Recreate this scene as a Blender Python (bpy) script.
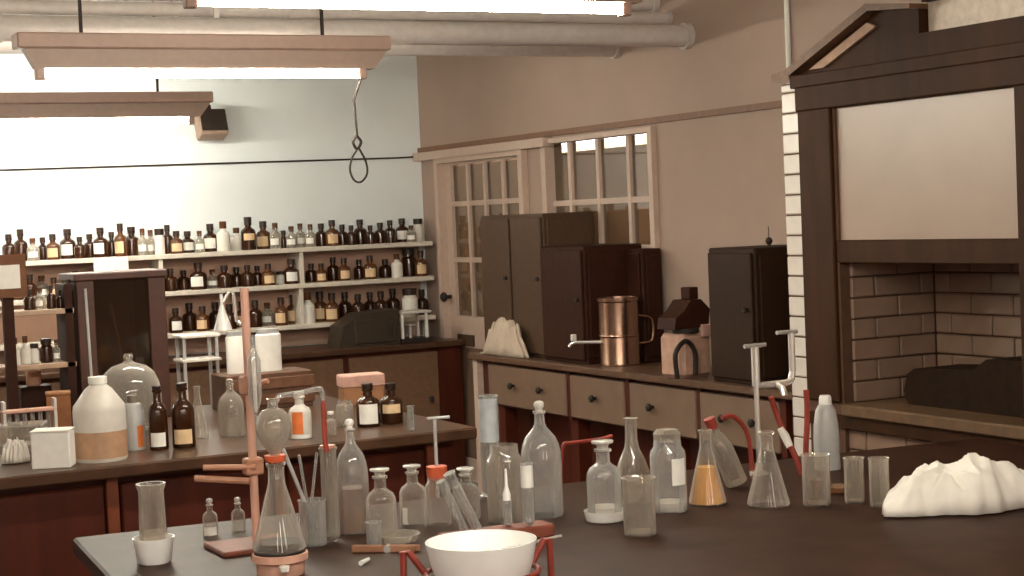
import bpy, bmesh, math, random
from mathutils import Vector, Matrix, noise
random.seed(7)
R = math.radians
SC = bpy.context.scene
COL = SC.collection
for o in list(bpy.data.objects):
    bpy.data.objects.remove(o)

# ------------------------------------------------------------------ camera
F, YAW, PIT, ROLL, EYE = 1700.0, R(27.3), R(2.5), R(2.45), 1.66
fw = Vector((math.sin(YAW)*math.cos(PIT), math.cos(YAW)*math.cos(PIT), -math.sin(PIT)))
r0 = Vector((math.cos(YAW), -math.sin(YAW), 0)); u0 = r0.cross(fw)
rt = r0*math.cos(ROLL) - u0*math.sin(ROLL)
up = u0*math.cos(ROLL) + r0*math.sin(ROLL)
CAM = Vector((0, 0, EYE))
cd = bpy.data.cameras.new('camera'); cd.sensor_width = 36; cd.lens = 36*F/1024; cd.clip_start = .05; cd.clip_end = 100
cam = bpy.data.objects.new('camera', cd); COL.objects.link(cam)
m = Matrix((rt, up, -fw)).transposed().to_4x4(); m.translation = CAM; cam.matrix_world = m
SC.camera = cam

# ------------------------------------------------------------------ world and exposure
w = bpy.data.worlds.new('world'); SC.world = w; w.use_nodes = True
bg = w.node_tree.nodes['Background']; bg.inputs[0].default_value = (1.0, .88, .76, 1); bg.inputs[1].default_value = 10.0
SC.view_settings.view_transform = 'Standard'; SC.view_settings.look = 'None'
SC.view_settings.gamma = 1; SC.view_settings.use_curve_mapping = False
SC.view_settings.exposure = 0.65
TUBE = 110.0          # strength of every fluorescent tube

def ray(px, py): return fw + rt*((px-512)/F) - up*((py-288)/F)
def on_z(px, py, z): d = ray(px, py); return CAM + d*((z-EYE)/d.z)
def on_y(px, py, y): d = ray(px, py); return CAM + d*(y/d.y)
def on_x(px, py, x): d = ray(px, py); return CAM + d*(x/d.x)
def mpp(p): return (Vector(p)-CAM).dot(fw)/F       # metres per photo pixel at a point

# ------------------------------------------------------------------ materials
def lin(c): 
    return tuple(((v/255)/12.92 if v/255 <= .04045 else ((v/255+.055)/1.055)**2.4) for v in c) + (1,)
MATS = {}
def mat(name, col, rough=.6, metal=0, var=.12, scale=30, bump=.0, spec=.5, stretch=(1, 1, 1)):
    if name in MATS: return MATS[name]
    mt = bpy.data.materials.new(name); mt.use_nodes = True; MATS[name] = mt
    nt = mt.node_tree; b = nt.nodes['Principled BSDF']
    b.inputs['Roughness'].default_value = rough; b.inputs['Metallic'].default_value = metal
    b.inputs['Specular IOR Level'].default_value = spec
    c = lin(col)
    tc = nt.nodes.new('ShaderNodeTexCoord'); mp = nt.nodes.new('ShaderNodeMapping'); mp.inputs['Scale'].default_value = stretch
    nz = nt.nodes.new('ShaderNodeTexNoise'); nz.inputs['Scale'].default_value = scale; nz.inputs['Detail'].default_value = 3
    rp = nt.nodes.new('ShaderNodeValToRGB')
    rp.color_ramp.elements[0].position = .3; rp.color_ramp.elements[1].position = .7
    rp.color_ramp.elements[0].color = tuple(max(0, v*(1-var)) for v in c[:3]) + (1,)
    rp.color_ramp.elements[1].color = tuple(min(1, v*(1+var)) for v in c[:3]) + (1,)
    L = nt.links.new
    L(tc.outputs['Object'], mp.inputs[0]); L(mp.outputs[0], nz.inputs['Vector'])
    L(nz.outputs[0], rp.inputs[0]); L(rp.outputs[0], b.inputs['Base Color'])
    if bump:
        bp = nt.nodes.new('ShaderNodeBump'); bp.inputs['Strength'].default_value = bump; bp.inputs['Distance'].default_value = .01
        L(nz.outputs[0], bp.inputs['Height']); L(bp.outputs[0], b.inputs['Normal'])
    return mt
def emis(name, col, s):
    mt = bpy.data.materials.new(name); mt.use_nodes = True; nt = mt.node_tree
    b = nt.nodes['Principled BSDF']; b.inputs['Base Color'].default_value = col
    b.inputs['Emission Color'].default_value = col; b.inputs['Emission Strength'].default_value = s
    MATS[name] = mt; return mt
def glass(name, tint=(225, 222, 215), haze=(190, 186, 178), base=.10, edge=.75, rough=.02):
    """hollow thin-walled glassware: clear where seen square on, paler and glossy towards the edges, slightly dusty"""
    mt = bpy.data.materials.new(name); mt.use_nodes = True; MATS[name] = mt
    nt = mt.node_tree; L = nt.links.new
    b = nt.nodes['Principled BSDF']; b.inputs['Base Color'].default_value = lin(haze); b.inputs['Roughness'].default_value = rough
    b.inputs['Specular IOR Level'].default_value = .9
    tr = nt.nodes.new('ShaderNodeBsdfTransparent'); tr.inputs[0].default_value = lin(tint)
    lw = nt.nodes.new('ShaderNodeLayerWeight'); lw.inputs[0].default_value = .30
    mr = nt.nodes.new('ShaderNodeMapRange'); mr.inputs[3].default_value = base; mr.inputs[4].default_value = edge
    mx = nt.nodes.new('ShaderNodeMixShader'); b.inputs['Specular IOR Level'].default_value = 0; b.inputs['Roughness'].default_value = .8
    fr = nt.nodes.new('ShaderNodeFresnel'); fr.inputs[0].default_value = 1.6
    ge = nt.nodes.new('ShaderNodeNewGeometry'); mi = nt.nodes.new('ShaderNodeMapRange'); mi.inputs[3].default_value = 1.6; mi.inputs[4].default_value = 1/1.6
    L(ge.outputs['Backfacing'], mi.inputs[0]); L(mi.outputs[0], fr.inputs[0])      # thin walls: same reflection on both faces
    gl = nt.nodes.new('ShaderNodeBsdfGlossy'); gl.inputs[0].default_value = (1, 1, 1, 1); gl.inputs['Roughness'].default_value = rough
    m2 = nt.nodes.new('ShaderNodeMixShader')
    L(lw.outputs['Facing'], mr.inputs[0]); L(mr.outputs[0], mx.inputs[0]); L(tr.outputs[0], mx.inputs[1]); L(b.outputs[0], mx.inputs[2])
    L(fr.outputs[0], m2.inputs[0]); L(mx.outputs[0], m2.inputs[1]); L(gl.outputs[0], m2.inputs[2])
    L(m2.outputs[0], nt.nodes['Material Output'].inputs[0])
    return mt
WALLW = mat('white_wall_paint', (236, 242, 243), .7, var=.03, scale=3)
WALLT = mat('tan_wall_paint', (172, 149, 135), .75, var=.05, scale=2.5)
CEIL = mat('ceiling_paint', (190, 180, 165), .8)
FLOOR = mat('dark_floor', (70, 45, 32), .5, var=.2, scale=6)
PIPE = mat('pale_pipe_paint', (205, 195, 188), .45, var=.06)
FIXT = mat('fixture_enamel', (168, 138, 124), .5, var=.05)
FIXT2 = mat('fixture_reflector', (160, 134, 120), .5, var=.05)
DARKCORD = mat('dark_cord', (42, 26, 19), .7)
SHELF = mat('cream_shelf_paint', (214, 204, 190), .6, var=.06)
SHELFB = mat('brown_backboard', (184, 148, 128), .75, var=.08, scale=8)
DKWOOD = mat('dark_stained_wood', (58, 32, 13), .6, spec=.15, var=.25, scale=14, stretch=(1, 1, .15), bump=.1)
REDWOOD = mat('mahogany_wood', (80, 31, 16), .5, spec=.3, var=.25, scale=14, stretch=(1, 1, .12))
BLKTOP = mat('black_bench_top', (56, 33, 23), .48, var=.3, scale=9, spec=.10)
MIDTOP = mat('worn_bench_top', (80, 55, 40), .3, var=.25, scale=8, spec=.25)
TANCAB = mat('tan_cabinet_paint', (122, 97, 78), .6, var=.07, scale=10)
GREYCAB = mat('grey_brown_steel', (82, 62, 47), .55, var=.08, spec=.2)
BROWNBOX = mat('dark_brown_enamel', (54, 28, 17), .6, var=.15, spec=.15)
DARKBOX = mat('dark_olive_enamel', (50, 32, 20), .6, var=.12, spec=.15)
FRAMEW = mat('cream_frame_paint', (200, 176, 160), .55, var=.05)
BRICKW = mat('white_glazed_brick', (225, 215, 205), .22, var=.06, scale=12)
BRICKSH = mat('shaded_glazed_brick', (146, 118, 100), .4, var=.1, scale=9)  # white glazed brick with the cupboard's shade put into its colour
MORTAR = mat('dark_mortar', (92, 62, 46), .9)
SASH = mat('dusty_sash_pane', (158, 134, 118), .35, var=.04, scale=5)
CHROME = mat('dull_chrome', (232, 226, 220), .25, metal=.65, var=.03)
COPPER = mat('copper_sheet', (160, 130, 112), .25, metal=1, var=.1)
RUBBER = mat('red_rubber', (146, 52, 38), .6, var=.1)
ORANGE = mat('orange_rubber', (205, 92, 55), .6)
WOODP = mat('pinkish_wood', (212, 162, 142), .55, var=.12, stretch=(1, 1, .2))
WHITEP = mat('white_porcelain', (246, 244, 240), .25, var=.02)
PAPER = mat('white_paper', (240, 236, 228), .8, var=.04)
CREAM = mat('cream_paper', (222, 190, 150), .8, var=.08)
ORPAP = mat('orange_paper', (222, 120, 60), .8)
CLOTH = mat('white_cloth', (242, 236, 226), .9, var=.06, scale=20)
CLOTHD = mat('dull_cloth', (196, 178, 160), .9, var=.08, scale=20)
PLAST = mat('milky_plastic', (214, 206, 196), .4, var=.04)
PLASTG = mat('grey_plastic', (180, 178, 176), .35, var=.05)
BLACK = mat('black_cap', (44, 28, 20), .4)
AMBER = mat('amber_glass', (54, 29, 15), .12, var=.2)
AMBERL = mat('light_amber_glass', (88, 54, 30), .15, var=.2)
POWDER = mat('white_powder', (228, 222, 212), .9)
PINKB = mat('pink_box', (205, 160, 145), .8)
CARD = mat('cardboard', (160, 112, 76), .8, var=.1)
BLKIRON = mat('black_iron', (38, 26, 20), .6)
GREENB = mat('green_wrap', (110, 128, 84), .7)
DKGREEN = mat('dark_oven_enamel', (58, 46, 34), .5)
YELLOW = glass('yellow_liquid', (250, 205, 90), (244, 184, 60), .75, .9, .1)
TEA = glass('pale_tea_liquid', (220, 190, 150), (205, 170, 140), .35, .7, .1)
GLASS = glass('clear_glass', (236, 232, 226), (232, 224, 214), .09, .85, .02)
GLASSG = glass('dusty_glass', (216, 210, 201), (210, 200, 188), .24, .8, .04)
GLASSB = glass('bluish_glass', (228, 226, 223), (226, 223, 220), .19, .85, .03)
GLASSW = glass('frosted_stopper', (226, 222, 216), (236, 232, 226), .5, .9, .05)
PANE = glass('window_pane', (200, 186, 168), (140, 122, 104), .16, .5, .03)
TUBEM = emis('lit_tube', (1.0, .965, .82, 1), TUBE)
DIFF = emis('lit_diffuser', (.93, .97, 1.0, 1), 9)

# ------------------------------------------------------------------ mesh helpers
class MB:
    def __init__(s): s.v, s.f = [], []
    def add(s, vs, fs):
        n = len(s.v); s.v += [tuple(v) for v in vs]; s.f += [tuple(i+n for i in f) for f in fs]; return s
    def box(s, x0, x1, y0, y1, z0, z1, b=0.0):
        if b <= 0:
            return s.add([(x, y, z) for x in (x0, x1) for y in (y0, y1) for z in (z0, z1)],
                  [(0, 1, 3, 2), (4, 6, 7, 5), (0, 4, 5, 1), (2, 3, 7, 6), (0, 2, 6, 4), (1, 5, 7, 3)])
        bm = bmesh.new(); bmesh.ops.create_cube(bm, size=1)
        bmesh.ops.scale(bm, vec=(x1-x0, y1-y0, z1-z0), verts=bm.verts)
        bmesh.ops.translate(bm, vec=((x0+x1)/2, (y0+y1)/2, (z0+z1)/2), verts=bm.verts)
        bmesh.ops.bevel(bm, geom=bm.edges[:], offset=b, segments=1, affect='EDGES')
        bm.verts.index_update(); vs = [v.co[:] for v in bm.verts]; fs = [[v.index for v in f.verts] for f in bm.faces]; bm.free()
        return s.add(vs, fs)
    def lathe(s, prof, n=24, c=(0, 0, 0), a0=0, a1=2*math.pi, sx=1, sy=1):
        full = abs(a1-a0-2*math.pi) < 1e-6; k = n if full else n+1
        vs = []
        for (r, z) in prof:
            for i in range(k):
                a = a0+(a1-a0)*i/n; vs.append((c[0]+sx*max(r, 1e-5)*math.cos(a), c[1]+sy*max(r, 1e-5)*math.sin(a), c[2]+z))
        fs = []
        for j in range(len(prof)-1):
            for i in range(n):
                i2 = (i+1) % k
                fs.append((j*k+i, j*k+i2, (j+1)*k+i2, (j+1)*k+i))
        return s.add(vs, fs)
    def tube(s, pts, r, n=8, cap=True):
        pts = [Vector(p) for p in pts]; rs = r if isinstance(r, (list, tuple)) else [r]*len(pts)
        vs, prev = [], None
        for i, p in enumerate(pts):
            d = (pts[min(i+1, len(pts)-1)]-pts[max(i-1, 0)]).normalized()
            if prev is None:
                a = d.cross(Vector((0, 0, 1)) if abs(d.z) < .9 else Vector((1, 0, 0))).normalized()
            else:
                a = (prev-d*prev.dot(d)).normalized()
            prev = a; b = d.cross(a)
            vs += [p+(a*math.cos(t)+b*math.sin(t))*rs[i] for t in (2*math.pi*k/n for k in range(n))]
        fs = [(j*n+i, j*n+(i+1) % n, (j+1)*n+(i+1) % n, (j+1)*n+i) for j in range(len(pts)-1) for i in range(n)]
        if cap: fs += [tuple(range(n))[::-1], tuple(range((len(pts)-1)*n, len(pts)*n))]
        return s.add(vs, fs)
    def prism(s, poly, axis, a, b):
        """polygon in the plane square to axis, given as pairs, extruded from a to b"""
        def mk(p, t): return (t, p[0], p[1]) if axis == 0 else ((p[0], t, p[1]) if axis == 1 else (p[0], p[1], t))
        n = len(poly)
        return s.add([mk(p, a) for p in poly]+[mk(p, b) for p in poly],
                     [tuple(range(n))[::-1], tuple(range(n, 2*n))]+[(i, (i+1) % n, n+(i+1) % n, n+i) for i in range(n)])
    def mesh(s, name, m, smooth=True):
        me = bpy.data.meshes.new(name); me.from_pydata(s.v, [], s.f)
        bm = bmesh.new(); bm.from_mesh(me); bmesh.ops.remove_doubles(bm, verts=bm.verts, dist=1e-5)
        bmesh.ops.recalc_face_normals(bm, faces=bm.faces)
        if smooth:
            for f in bm.faces: f.smooth = True
            for e in bm.edges:
                if len(e.link_faces) == 2 and e.calc_face_angle() > .6: e.smooth = False
        bm.to_mesh(me); bm.free(); me.materials.append(m); return me
    def obj(s, name, m, parent=None, loc=None, smooth=True):
        return link(name, s.mesh(name, m, smooth), parent, loc)
def link(name, me, parent=None, loc=None, rot=None):
    o = bpy.data.objects.new(name, me); COL.objects.link(o)
    if parent: o.parent = parent
    if loc is not None: o.location = loc
    if rot is not None: o.rotation_euler = rot
    return o
def tag(o, label=None, cat=None, group=None, kind=None):
    if label: o['label'] = label
    if cat: o['category'] = cat
    if group: o['group'] = group
    if kind: o['kind'] = kind
    return o
def thing(name, label, cat, loc=(0, 0, 0), rot=(0, 0, 0), group=None):
    o = bpy.data.objects.new(name, None); COL.objects.link(o); o.empty_display_size = .05
    o.location = loc; o.rotation_euler = rot
    return tag(o, label, cat, group)
def struct(o): o['kind'] = 'structure'; return o
def smooth_path(pts, n=8):
    pts = [Vector(p) for p in pts]; q = [pts[0]*2-pts[1]]+pts+[pts[-1]*2-pts[-2]]; out = []
    for i in range(1, len(q)-2):
        for k in range(n):
            t = k/n; a, b, c, d = q[i-1:i+3]
            out.append(.5*((2*b)+(c-a)*t+(2*a-5*b+4*c-d)*t*t+(3*b-a-3*c+d)*t**3))
    return out+[pts[-1]]

# ------------------------------------------------------------------ the room
XW, YB, H = 4.52, 9.95, 3.2          # right wall, back wall, ceiling
BZ = .90                             # bench height
XL, YF = -3.2, -2.2
struct(MB().box(XL, 10.2, YF, 16.6, -.1, 0).obj('floor', FLOOR))
struct(MB().box(XL, 10.2, YF, 16.6, H, H+.1).obj('ceiling', CEIL))
struct(MB().box(XL, XW+.1, YB, YB+.12, 0, H).obj('wall_back', WALLW))
WY0, WY1, WZ0, WZ1 = 7.14, 8.29, 1.43, 2.06      # window opening
DY0, DY1, DZ1 = 8.50, 9.68, 2.02                 # door opening
b = MB()
b.box(XW, XW+.1, YF, WY0, 0, H); b.box(XW, XW+.1, WY0, WY1, 0, WZ0); b.box(XW, XW+.1, WY0, WY1, WZ1, H)
b.box(XW, XW+.1, WY1, DY0, 0, H); b.box(XW, XW+.1, DY0, DY1, DZ1, H); b.box(XW, XW+.1, DY1, YB, 0, H)
struct(b.obj('wall_right', WALLT, smooth=False))
struct(MB().box(XL-.1, XL, YF, YB+.12, 0, H).obj('wall_left', WALLT))
# wall behind the viewer with three tall windows that let the daylight in
b = MB(); x = XL
for (a, c) in ((-2.0, -1.66), (.1, .44), (2.2, 2.54)):
    b.box(x, a, YF-.1, YF, 0, H); b.box(a, c, YF-.1, YF, 0, 1.0); b.box(a, c, YF-.1, YF, 2.75, H); x = c
b.box(x, XW+.1, YF-.1, YF, 0, H)
struct(b.obj('wall_front', WALLT, smooth=False))
for i, a in enumerate((-2.0, .1, 2.2)):
    wn = thing('window_%d' % (i+2), None, None); struct(wn)
    b = MB()
    for q in ((a, a+.03, 1.0, 2.75), (a+.31, a+.34, 1.0, 2.75), (a+.03, a+.31, 1.0, 1.04), (a+.03, a+.31, 2.71, 2.75)): b.box(q[0], q[1], YF-.07, YF-.02, q[2], q[3])
    b.obj('window_frame', FRAMEW, wn, smooth=False)
# the room beyond the glazed partition
struct(MB().box(10.1, 10.2, 5.0, 16.6, 0, H).obj('wall_beyond', mat('beyond_paint', (150, 122, 96), .8)))
struct(MB().box(XW+.1, 10.2, 16.5, 16.6, 0, H).obj('wall_beyond_far', MATS['beyond_paint']))
struct(MB().box(XW+.1, 10.2, 5.0, 5.1, 0, H).obj('wall_beyond_near', MATS['beyond_paint']))
# dark picture rail on the right wall, thin cable along the back wall
struct(MB().box(XW-.022, XW, 5.5, YB, 2.075, 2.105).obj('trim_1', mat('brown_rail_paint', (128, 92, 70), .6)))
struct(MB().box(XW-.06, XW, DY0-.3, YB, 2.02, 2.07).obj('trim_2', FRAMEW))
cb = MB().tube([(XL, YB-.012, 2.035), (1.5, YB-.012, 2.03), (4.35, YB-.012, 2.045), (4.5, YB-.012, 2.05)], .006, 6).obj('wall_cable', DARKCORD)
tag(cb, 'thin dark cable running level along the white back wall', 'cable')

def glazing(root, y0, y1, z0, z1, ycuts, zcuts, x=XW+.03, bar=.03, skip=()):
    ys = [y0]+list(ycuts)+[y1]; zs = [z0]+list(zcuts)+[z1]
    for y in ycuts: MB().box(x-.02, x+.02, y-bar/2, y+bar/2, z0, z1).obj('muntin', FRAMEW, root)
    for z in zcuts: MB().box(x-.018, x+.018, y0, y1, z-bar/2, z+bar/2).obj('glazing_bar', FRAMEW, root)
    for i in range(len(ys)-1):
        for j in range(len(zs)-1):
            MB().box(x-.003, x+.003, ys[i]+.006, ys[i+1]-.006, zs[j]+.006, zs[j+1]-.006).obj('pane', PANE, root)
w1 = thing('window_1', None, None); struct(w1)
b = MB()
for a in ((WY0, WY0+.04, WZ0, WZ1), (WY1-.05, WY1, WZ0, WZ1), (WY0+.04, WY1-.05, WZ0, WZ0+.04), (WY0+.04, WY1-.05, WZ1-.025, WZ1)): b.box(XW-.03, XW+.08, *a)
b.obj('window_frame', FRAMEW, w1, smooth=False)
glazing(w1, WY0+.04, WY1-.05, WZ0+.04, WZ1-.025, [7.43, 7.74, 8.04], [1.705])
d1 = thing('door_1', None, None); struct(d1)
b = MB()
for a in ((DY0, DY0+.05, 0, DZ1), (DY1-.05, DY1, 0, DZ1), (DY0+.05, DY1-.05, DZ1-.03, DZ1)): b.box(XW-.04, XW+.1, *a)
b.obj('door_frame', FRAMEW, d1, smooth=False)
b = MB()
for a in ((DY0+.05, DY0+.09, .02, 1.99), (DY1-.14, DY1-.05, .02, 1.99), (DY0+.09, DY1-.14, 1.975, 1.99), (DY0+.09, DY1-.14, .85, 1.04), (DY0+.09, DY1-.14, .02, .16)): b.box(XW+.01, XW+.055, *a)
b.obj('door_leaf_frame', FRAMEW, d1, smooth=False)
glazing(d1, DY0+.09, DY1-.14, 1.04, 1.975, [8.84, 9.08, 9.31], [1.39, 1.735])
MB().box(XW+.022, XW+.04, DY0+.09, DY1-.14, .16, .85).obj('lower_panel', TANCAB, d1)
MB().box(XW-.002, XW+.01, 9.30, 9.52, .86, .93).obj('lock_plate', GREYCAB, d1)
kn = MB().lathe([(0, 0), (.012, 0), (.012, .03), (.028, .04), (.03, .055), (.02, .068), (0, .07)], 14).obj('door_knob', BLKIRON, d1, (XW+.005, 9.60, 1.16)); kn.rotation_euler = (0, -math.pi/2, 0)

# lit fixture in the room beyond
t = thing('ceiling_lamp', 'bright strip lamp seen through the partition window panes', 'lamp', (8.4, 14.2, 2.32))
MB().box(-.12, .12, -1.9, 1.9, -.06, .2).obj('diffuser', DIFF, t)
MB().box(-.13, .13, -1.95, 1.95, .2, .22).obj('housing', FIXT, t)
for s in (-1, 1): MB().box(-.01, .01, s*1.2-.01, s*1.2+.01, .22, .9).obj('hanging_rod', DARKCORD, t)

# ------------------------------------------------------------------ pipes and fluorescent lamps
def pipe(y, z, r, label, joints=(), x1=XW):
    t = thing('ceiling_pipe', label, 'pipe', (0, y, z), group='pipes under the ceiling')
    MB().tube([(XL, 0, 0), (x1, 0, 0)], r, 20).obj('pipe_body', PIPE, t)
    for x in joints: MB().tube([(x-.03, 0, 0), (x+.03, 0, 0)], r*1.12, 20).obj('coupling', PIPE, t)
    MB().tube([(x1-.03, 0, 0), (x1, 0, 0)], r*1.2, 20).obj('wall_flange', PIPE, t)
    for x in (.2, 2.2): MB().box(x-.012, x+.012, -.006, .006, r*.9, H-z-.001).obj('pipe_hanger', PIPE, t)
pipe(6.82, 2.468, .052, 'thick pale pipe whose end meets the tan wall, lowest in front', (1.3,))
pipe(7.47, 2.478, .043, 'pale pipe just behind the pinkish lamp housing, shortest at its right end', ())
pipe(6.98, 2.572, .030, 'thin pale pipe directly above the thick pale pipe', (2.6,))
pipe(7.10, 2.66, .040, 'pale pipe at the very top edge, above the thin pipe', ())

def lamp(xr, y, z, L, label, n=2, cord=False):
    """batten: channel on top, angled reflector below it, tube underneath; z is the tube's axis"""
    t = thing('fluorescent_lamp', label, 'lamp', (xr-L/2, y, z), group='hanging fluorescent lamps')
    h = L/2
    MB().box(-h-.09, h+.12, -.055, .055, .095, .155, .006).obj('channel', FIXT, t)
    b = MB(); b.prism([(-h-.06, .095), (h+.11, .095), (h+.05, .02), (-h-.02, .02)], 1, -.028, .028)
    b.obj('reflector', FIXT2, t, smooth=False)
    MB().tube([(-h, 0, 0), (h, 0, 0)], .015, 16).obj('tube', TUBEM, t)
    for s in (-1, 1):
        MB().box(s*h-.018, s*h+.018, -.02, .02, -.022, .05, .004).obj('lamp_holder', FIXT, t)
        MB().box(s*h*.75-.006, s*h*.75+.006, -.006, .006, .155, H-z-.001).obj('hanging_rod', DARKCORD, t)
    return t
lamp(2.93, 4.79, 2.312, 1.46, 'brightest fluorescent lamp at the top edge, nearest in view')
lamp(2.76, 6.64, 2.272, 1.33, 'pinkish fluorescent lamp with the pull cord at its right end')
lamp(2.76, 9.10, 2.245, 1.40, 'farthest fluorescent lamp, low in front of the white back wall')
# unseen lamps added outside the frame to brighten the front bench and back wall
for (x, y) in ((2.4, 1.9), (.4, 1.9), (.4, 9.1), (-1.6, 9.1)):
    lamp(x, y, 2.29, 1.46, 'added unseen fluorescent lamp, in the %s row' % {1.9: 'front', 4.79: 'second', 6.64: 'third', 9.1: 'back'}[y] + {2.4: ' at right', .4: ' at centre', -1.6: ' at far left'}[x])
c0 = Vector((2.755, 6.64, 2.25)); cp = [c0, on_y(354, 100, 6.64), on_y(357, 136, 6.64)]
loop = [on_y(x, y, 6.64) for x, y in ((358, 148), (352, 158), (350, 170), (354, 180), (361, 182), (367, 174), (366, 162), (361, 152), (358, 147))]
t = thing('pull_cord', 'dark looped pull cord hanging from the end of the lamp', 'cord', c0)
MB().tube([p-c0 for p in cp], .005, 6).obj('cord', DARKCORD, t)
MB().tube([p-c0 for p in smooth_path(loop, 4)], .0045, 6).obj('loop', DARKCORD, t)
MB().tube([p-c0 for p in smooth_path([on_y(x, y, 6.64) for x, y in ((357, 135), (353, 142), (357, 149), (361, 142), (357, 136))], 4)], .006, 6).obj('knot', DARKCORD, t)
# dark box on the back wall
p = on_y(211, 126, 9.80)
t = thing('wall_speaker', 'small dark box tilted down on a bracket on the back wall', 'speaker', p, (R(-20), 0, R(0)))
MB().box(-.085, .085, -.06, .05, -.075, .085, .008).obj('case', mat('speaker_case', (150, 126, 110), .6), t)
MB().box(-.078, .078, -.068, -.061, -.055, .08).obj('grille', BLKIRON, t)
MB().box(-.015, .015, -.0, .14, .09, .115).obj('bracket', DARKCORD, t)
MB().box(-.012, .012, -.02, .02, .085, .13).obj('bracket_arm', DARKCORD, t)
# thin pale conduit rising above the brick pier
tag(MB().tube([(4.505, 6.02, 2.11), (4.505, 6.02, H)], .012, 8).obj('conduit', PAPER), 'thin pale conduit rising up the tan wall above the brick pier', 'conduit')

# ------------------------------------------------------------------ bottles (lathe profiles, unit radius and unit height)
PROF = {
 'reagent': [(0, 0), (.95, 0), (1, .03), (1, .55), (.96, .62), (.8, .69), (.5, .74), (.40, .77), (.38, .90), (.5, .92), (.5, .95), (.34, .95)],
 'jar':     [(0, 0), (.95, 0), (1, .03), (1, .68), (.95, .74), (.78, .79), (.74, .90), (.70, .90)],
 'tall':    [(0, 0), (.95, 0), (1, .02), (1, .62), (.9, .69), (.55, .76), (.42, .79), (.42, .93), (.36, .93)],
 'round':   [(0, 0), (.95, 0), (1, .03), (1, .50), (.98, .58), (.90, .66), (.74, .73), (.52, .78), (.34, .82), (.26, .86), (.24, .94), (.32, .95), (.32, .97), (.2, .97)],
 'conical': [(0, 0), (.93, 0), (1, .025), (.98, .07), (.36, .72), (.31, .78), (.30, .94), (.38, .97), (.38, .99), (.28, .99)],
 'volumetric': [(0, 0), (.8, 0), (.98, .06), (1, .2), (.92, .36), (.66, .52), (.40, .64), (.32, .74), (.31, .97), (.4, .99), (.3, 1)],
 'beaker':  [(0, 0), (.94, 0), (1, .03), (1, .95), (1.08, .99), (1.06, 1), (.97, .96), (.97, .05), (0, .05)],
 'tube':    [(0, 0), (.6, .02), (1, .07), (1, .97), (1.15, 1), (.9, 1), (.9, .09), (0, .06)],
 'cylinder':[(0, 0), (1.35, 0), (1.35, .025), (.95, .05), (1, .08), (1, .97), (1.15, 1), (.9, 1), (.9, .08), (0, .08)],
 'dome':    [(1.08, 0), (1.08, .05), (1, .06), (1, .48), (.95, .66), (.8, .82), (.55, .92), (.2, .97), (.12, 1.0), (.16, 1.05), (.12, 1.1), (0, 1.1)],
 'bowl':    [(0, 0), (.34, 0), (.38, .04), (.55, .18), (.78, .46), (.93, .78), (1, 1), (.975, 1), (.90, .78), (.74, .48), (.5, .22), (0, .12)],
 'plate':   [(0, 0), (.84, 0), (.9, .1), (1, 1), (.96, 1), (.88, .2), (0, .2)],
 'dish':    [(0, 0), (.72, 0), (.8, .08), (1, 1), (.95, 1), (.74, .2), (0, .16)],
}
def body(kind, r, h, m, parent, name='body', n=24, loc=None, k=1.0):
    return MB().lathe([(a*r*k, z*h) for a, z in PROF[kind]], n).obj(name, m, parent, loc)
def fill(kind, r, h, top, m, parent, name='liquid', k=.93):
    pr = [(a, z) for a, z in PROF[kind] if z <= top]
    outer = []
    for a, z in pr:
        if outer and z < outer[-1][1]: break
        outer.append((a, z))
    nxt = [(a, z) for a, z in PROF[kind] if z > top][:1]
    if nxt and outer:
        (a0, z0), (a1, z1) = outer[-1], nxt[0]; t = (top-z0)/(z1-z0) if z1 > z0 else 0
        outer.append((a0+(a1-a0)*t, top))
    prof = [(a*r*k, max(z*h, .003)) for a, z in outer]+[(0, top*h)]
    return MB().lathe(prof, 20).obj(name, m, parent)
def stopper(r, z, m, parent, kind='flat', name='stopper'):
    if kind == 'flat': pr = [(0, -.6), (.75, -.6), (.8, .1), (1.0, .35), (1.5, .5), (1.55, .8), (1.3, .9), (0, .92)]
    elif kind == 'ball': pr = [(0, -.6), (.75, -.6), (.7, .2), (.95, .5), (1.1, 1.0), (.95, 1.5), (.5, 1.8), (0, 1.85)]
    else: pr = [(0, -.4), (.8, -.4), (1.1, .1), (1.15, 1.0), (1.0, 1.1), (0, 1.12)]
    return MB().lathe([(a*r, z+b_*r) for a, b_ in pr], 16).obj(name, m, parent)
CAMDIR = -math.pi/2 - math.atan2(1.9, 5)          # direction from the benches towards the viewer
def wrap(r, z0, z1, m, parent, name='paper_label', half=.85, ang=CAMDIR, k=1.015):
    return MB().lathe([(r*k, z0), (r*k, z1)], 10, a0=ang-half, a1=ang+half).obj(name, m, parent)

class Item:
    """turn a measured outline on a bench into a base point, a radius and a height"""
    def __init__(s, px, top, bot, wd, z=BZ):
        h = bot-top
        s.p = on_z(px+.043*h*.5, bot-.085*wd, z); s.m = mpp(s.p)
        s.r = wd/2*s.m; s.h = (h-.06*wd)*s.m*1.005
def vessel(name, label, cat, kind, px, top, bot, wd, m=None, z=BZ, group=None, tilt=None, n=24, stop=0.0):
    it = Item(px, top, bot, wd, z)
    t = thing(name, label, cat, it.p, (0, 0, 0), group)
    hb = it.h*(1-stop)
    body(kind, it.r, hb, m or GLASS, t, n=n)
    t_h = hb
    return t, it.r, hb

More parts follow.
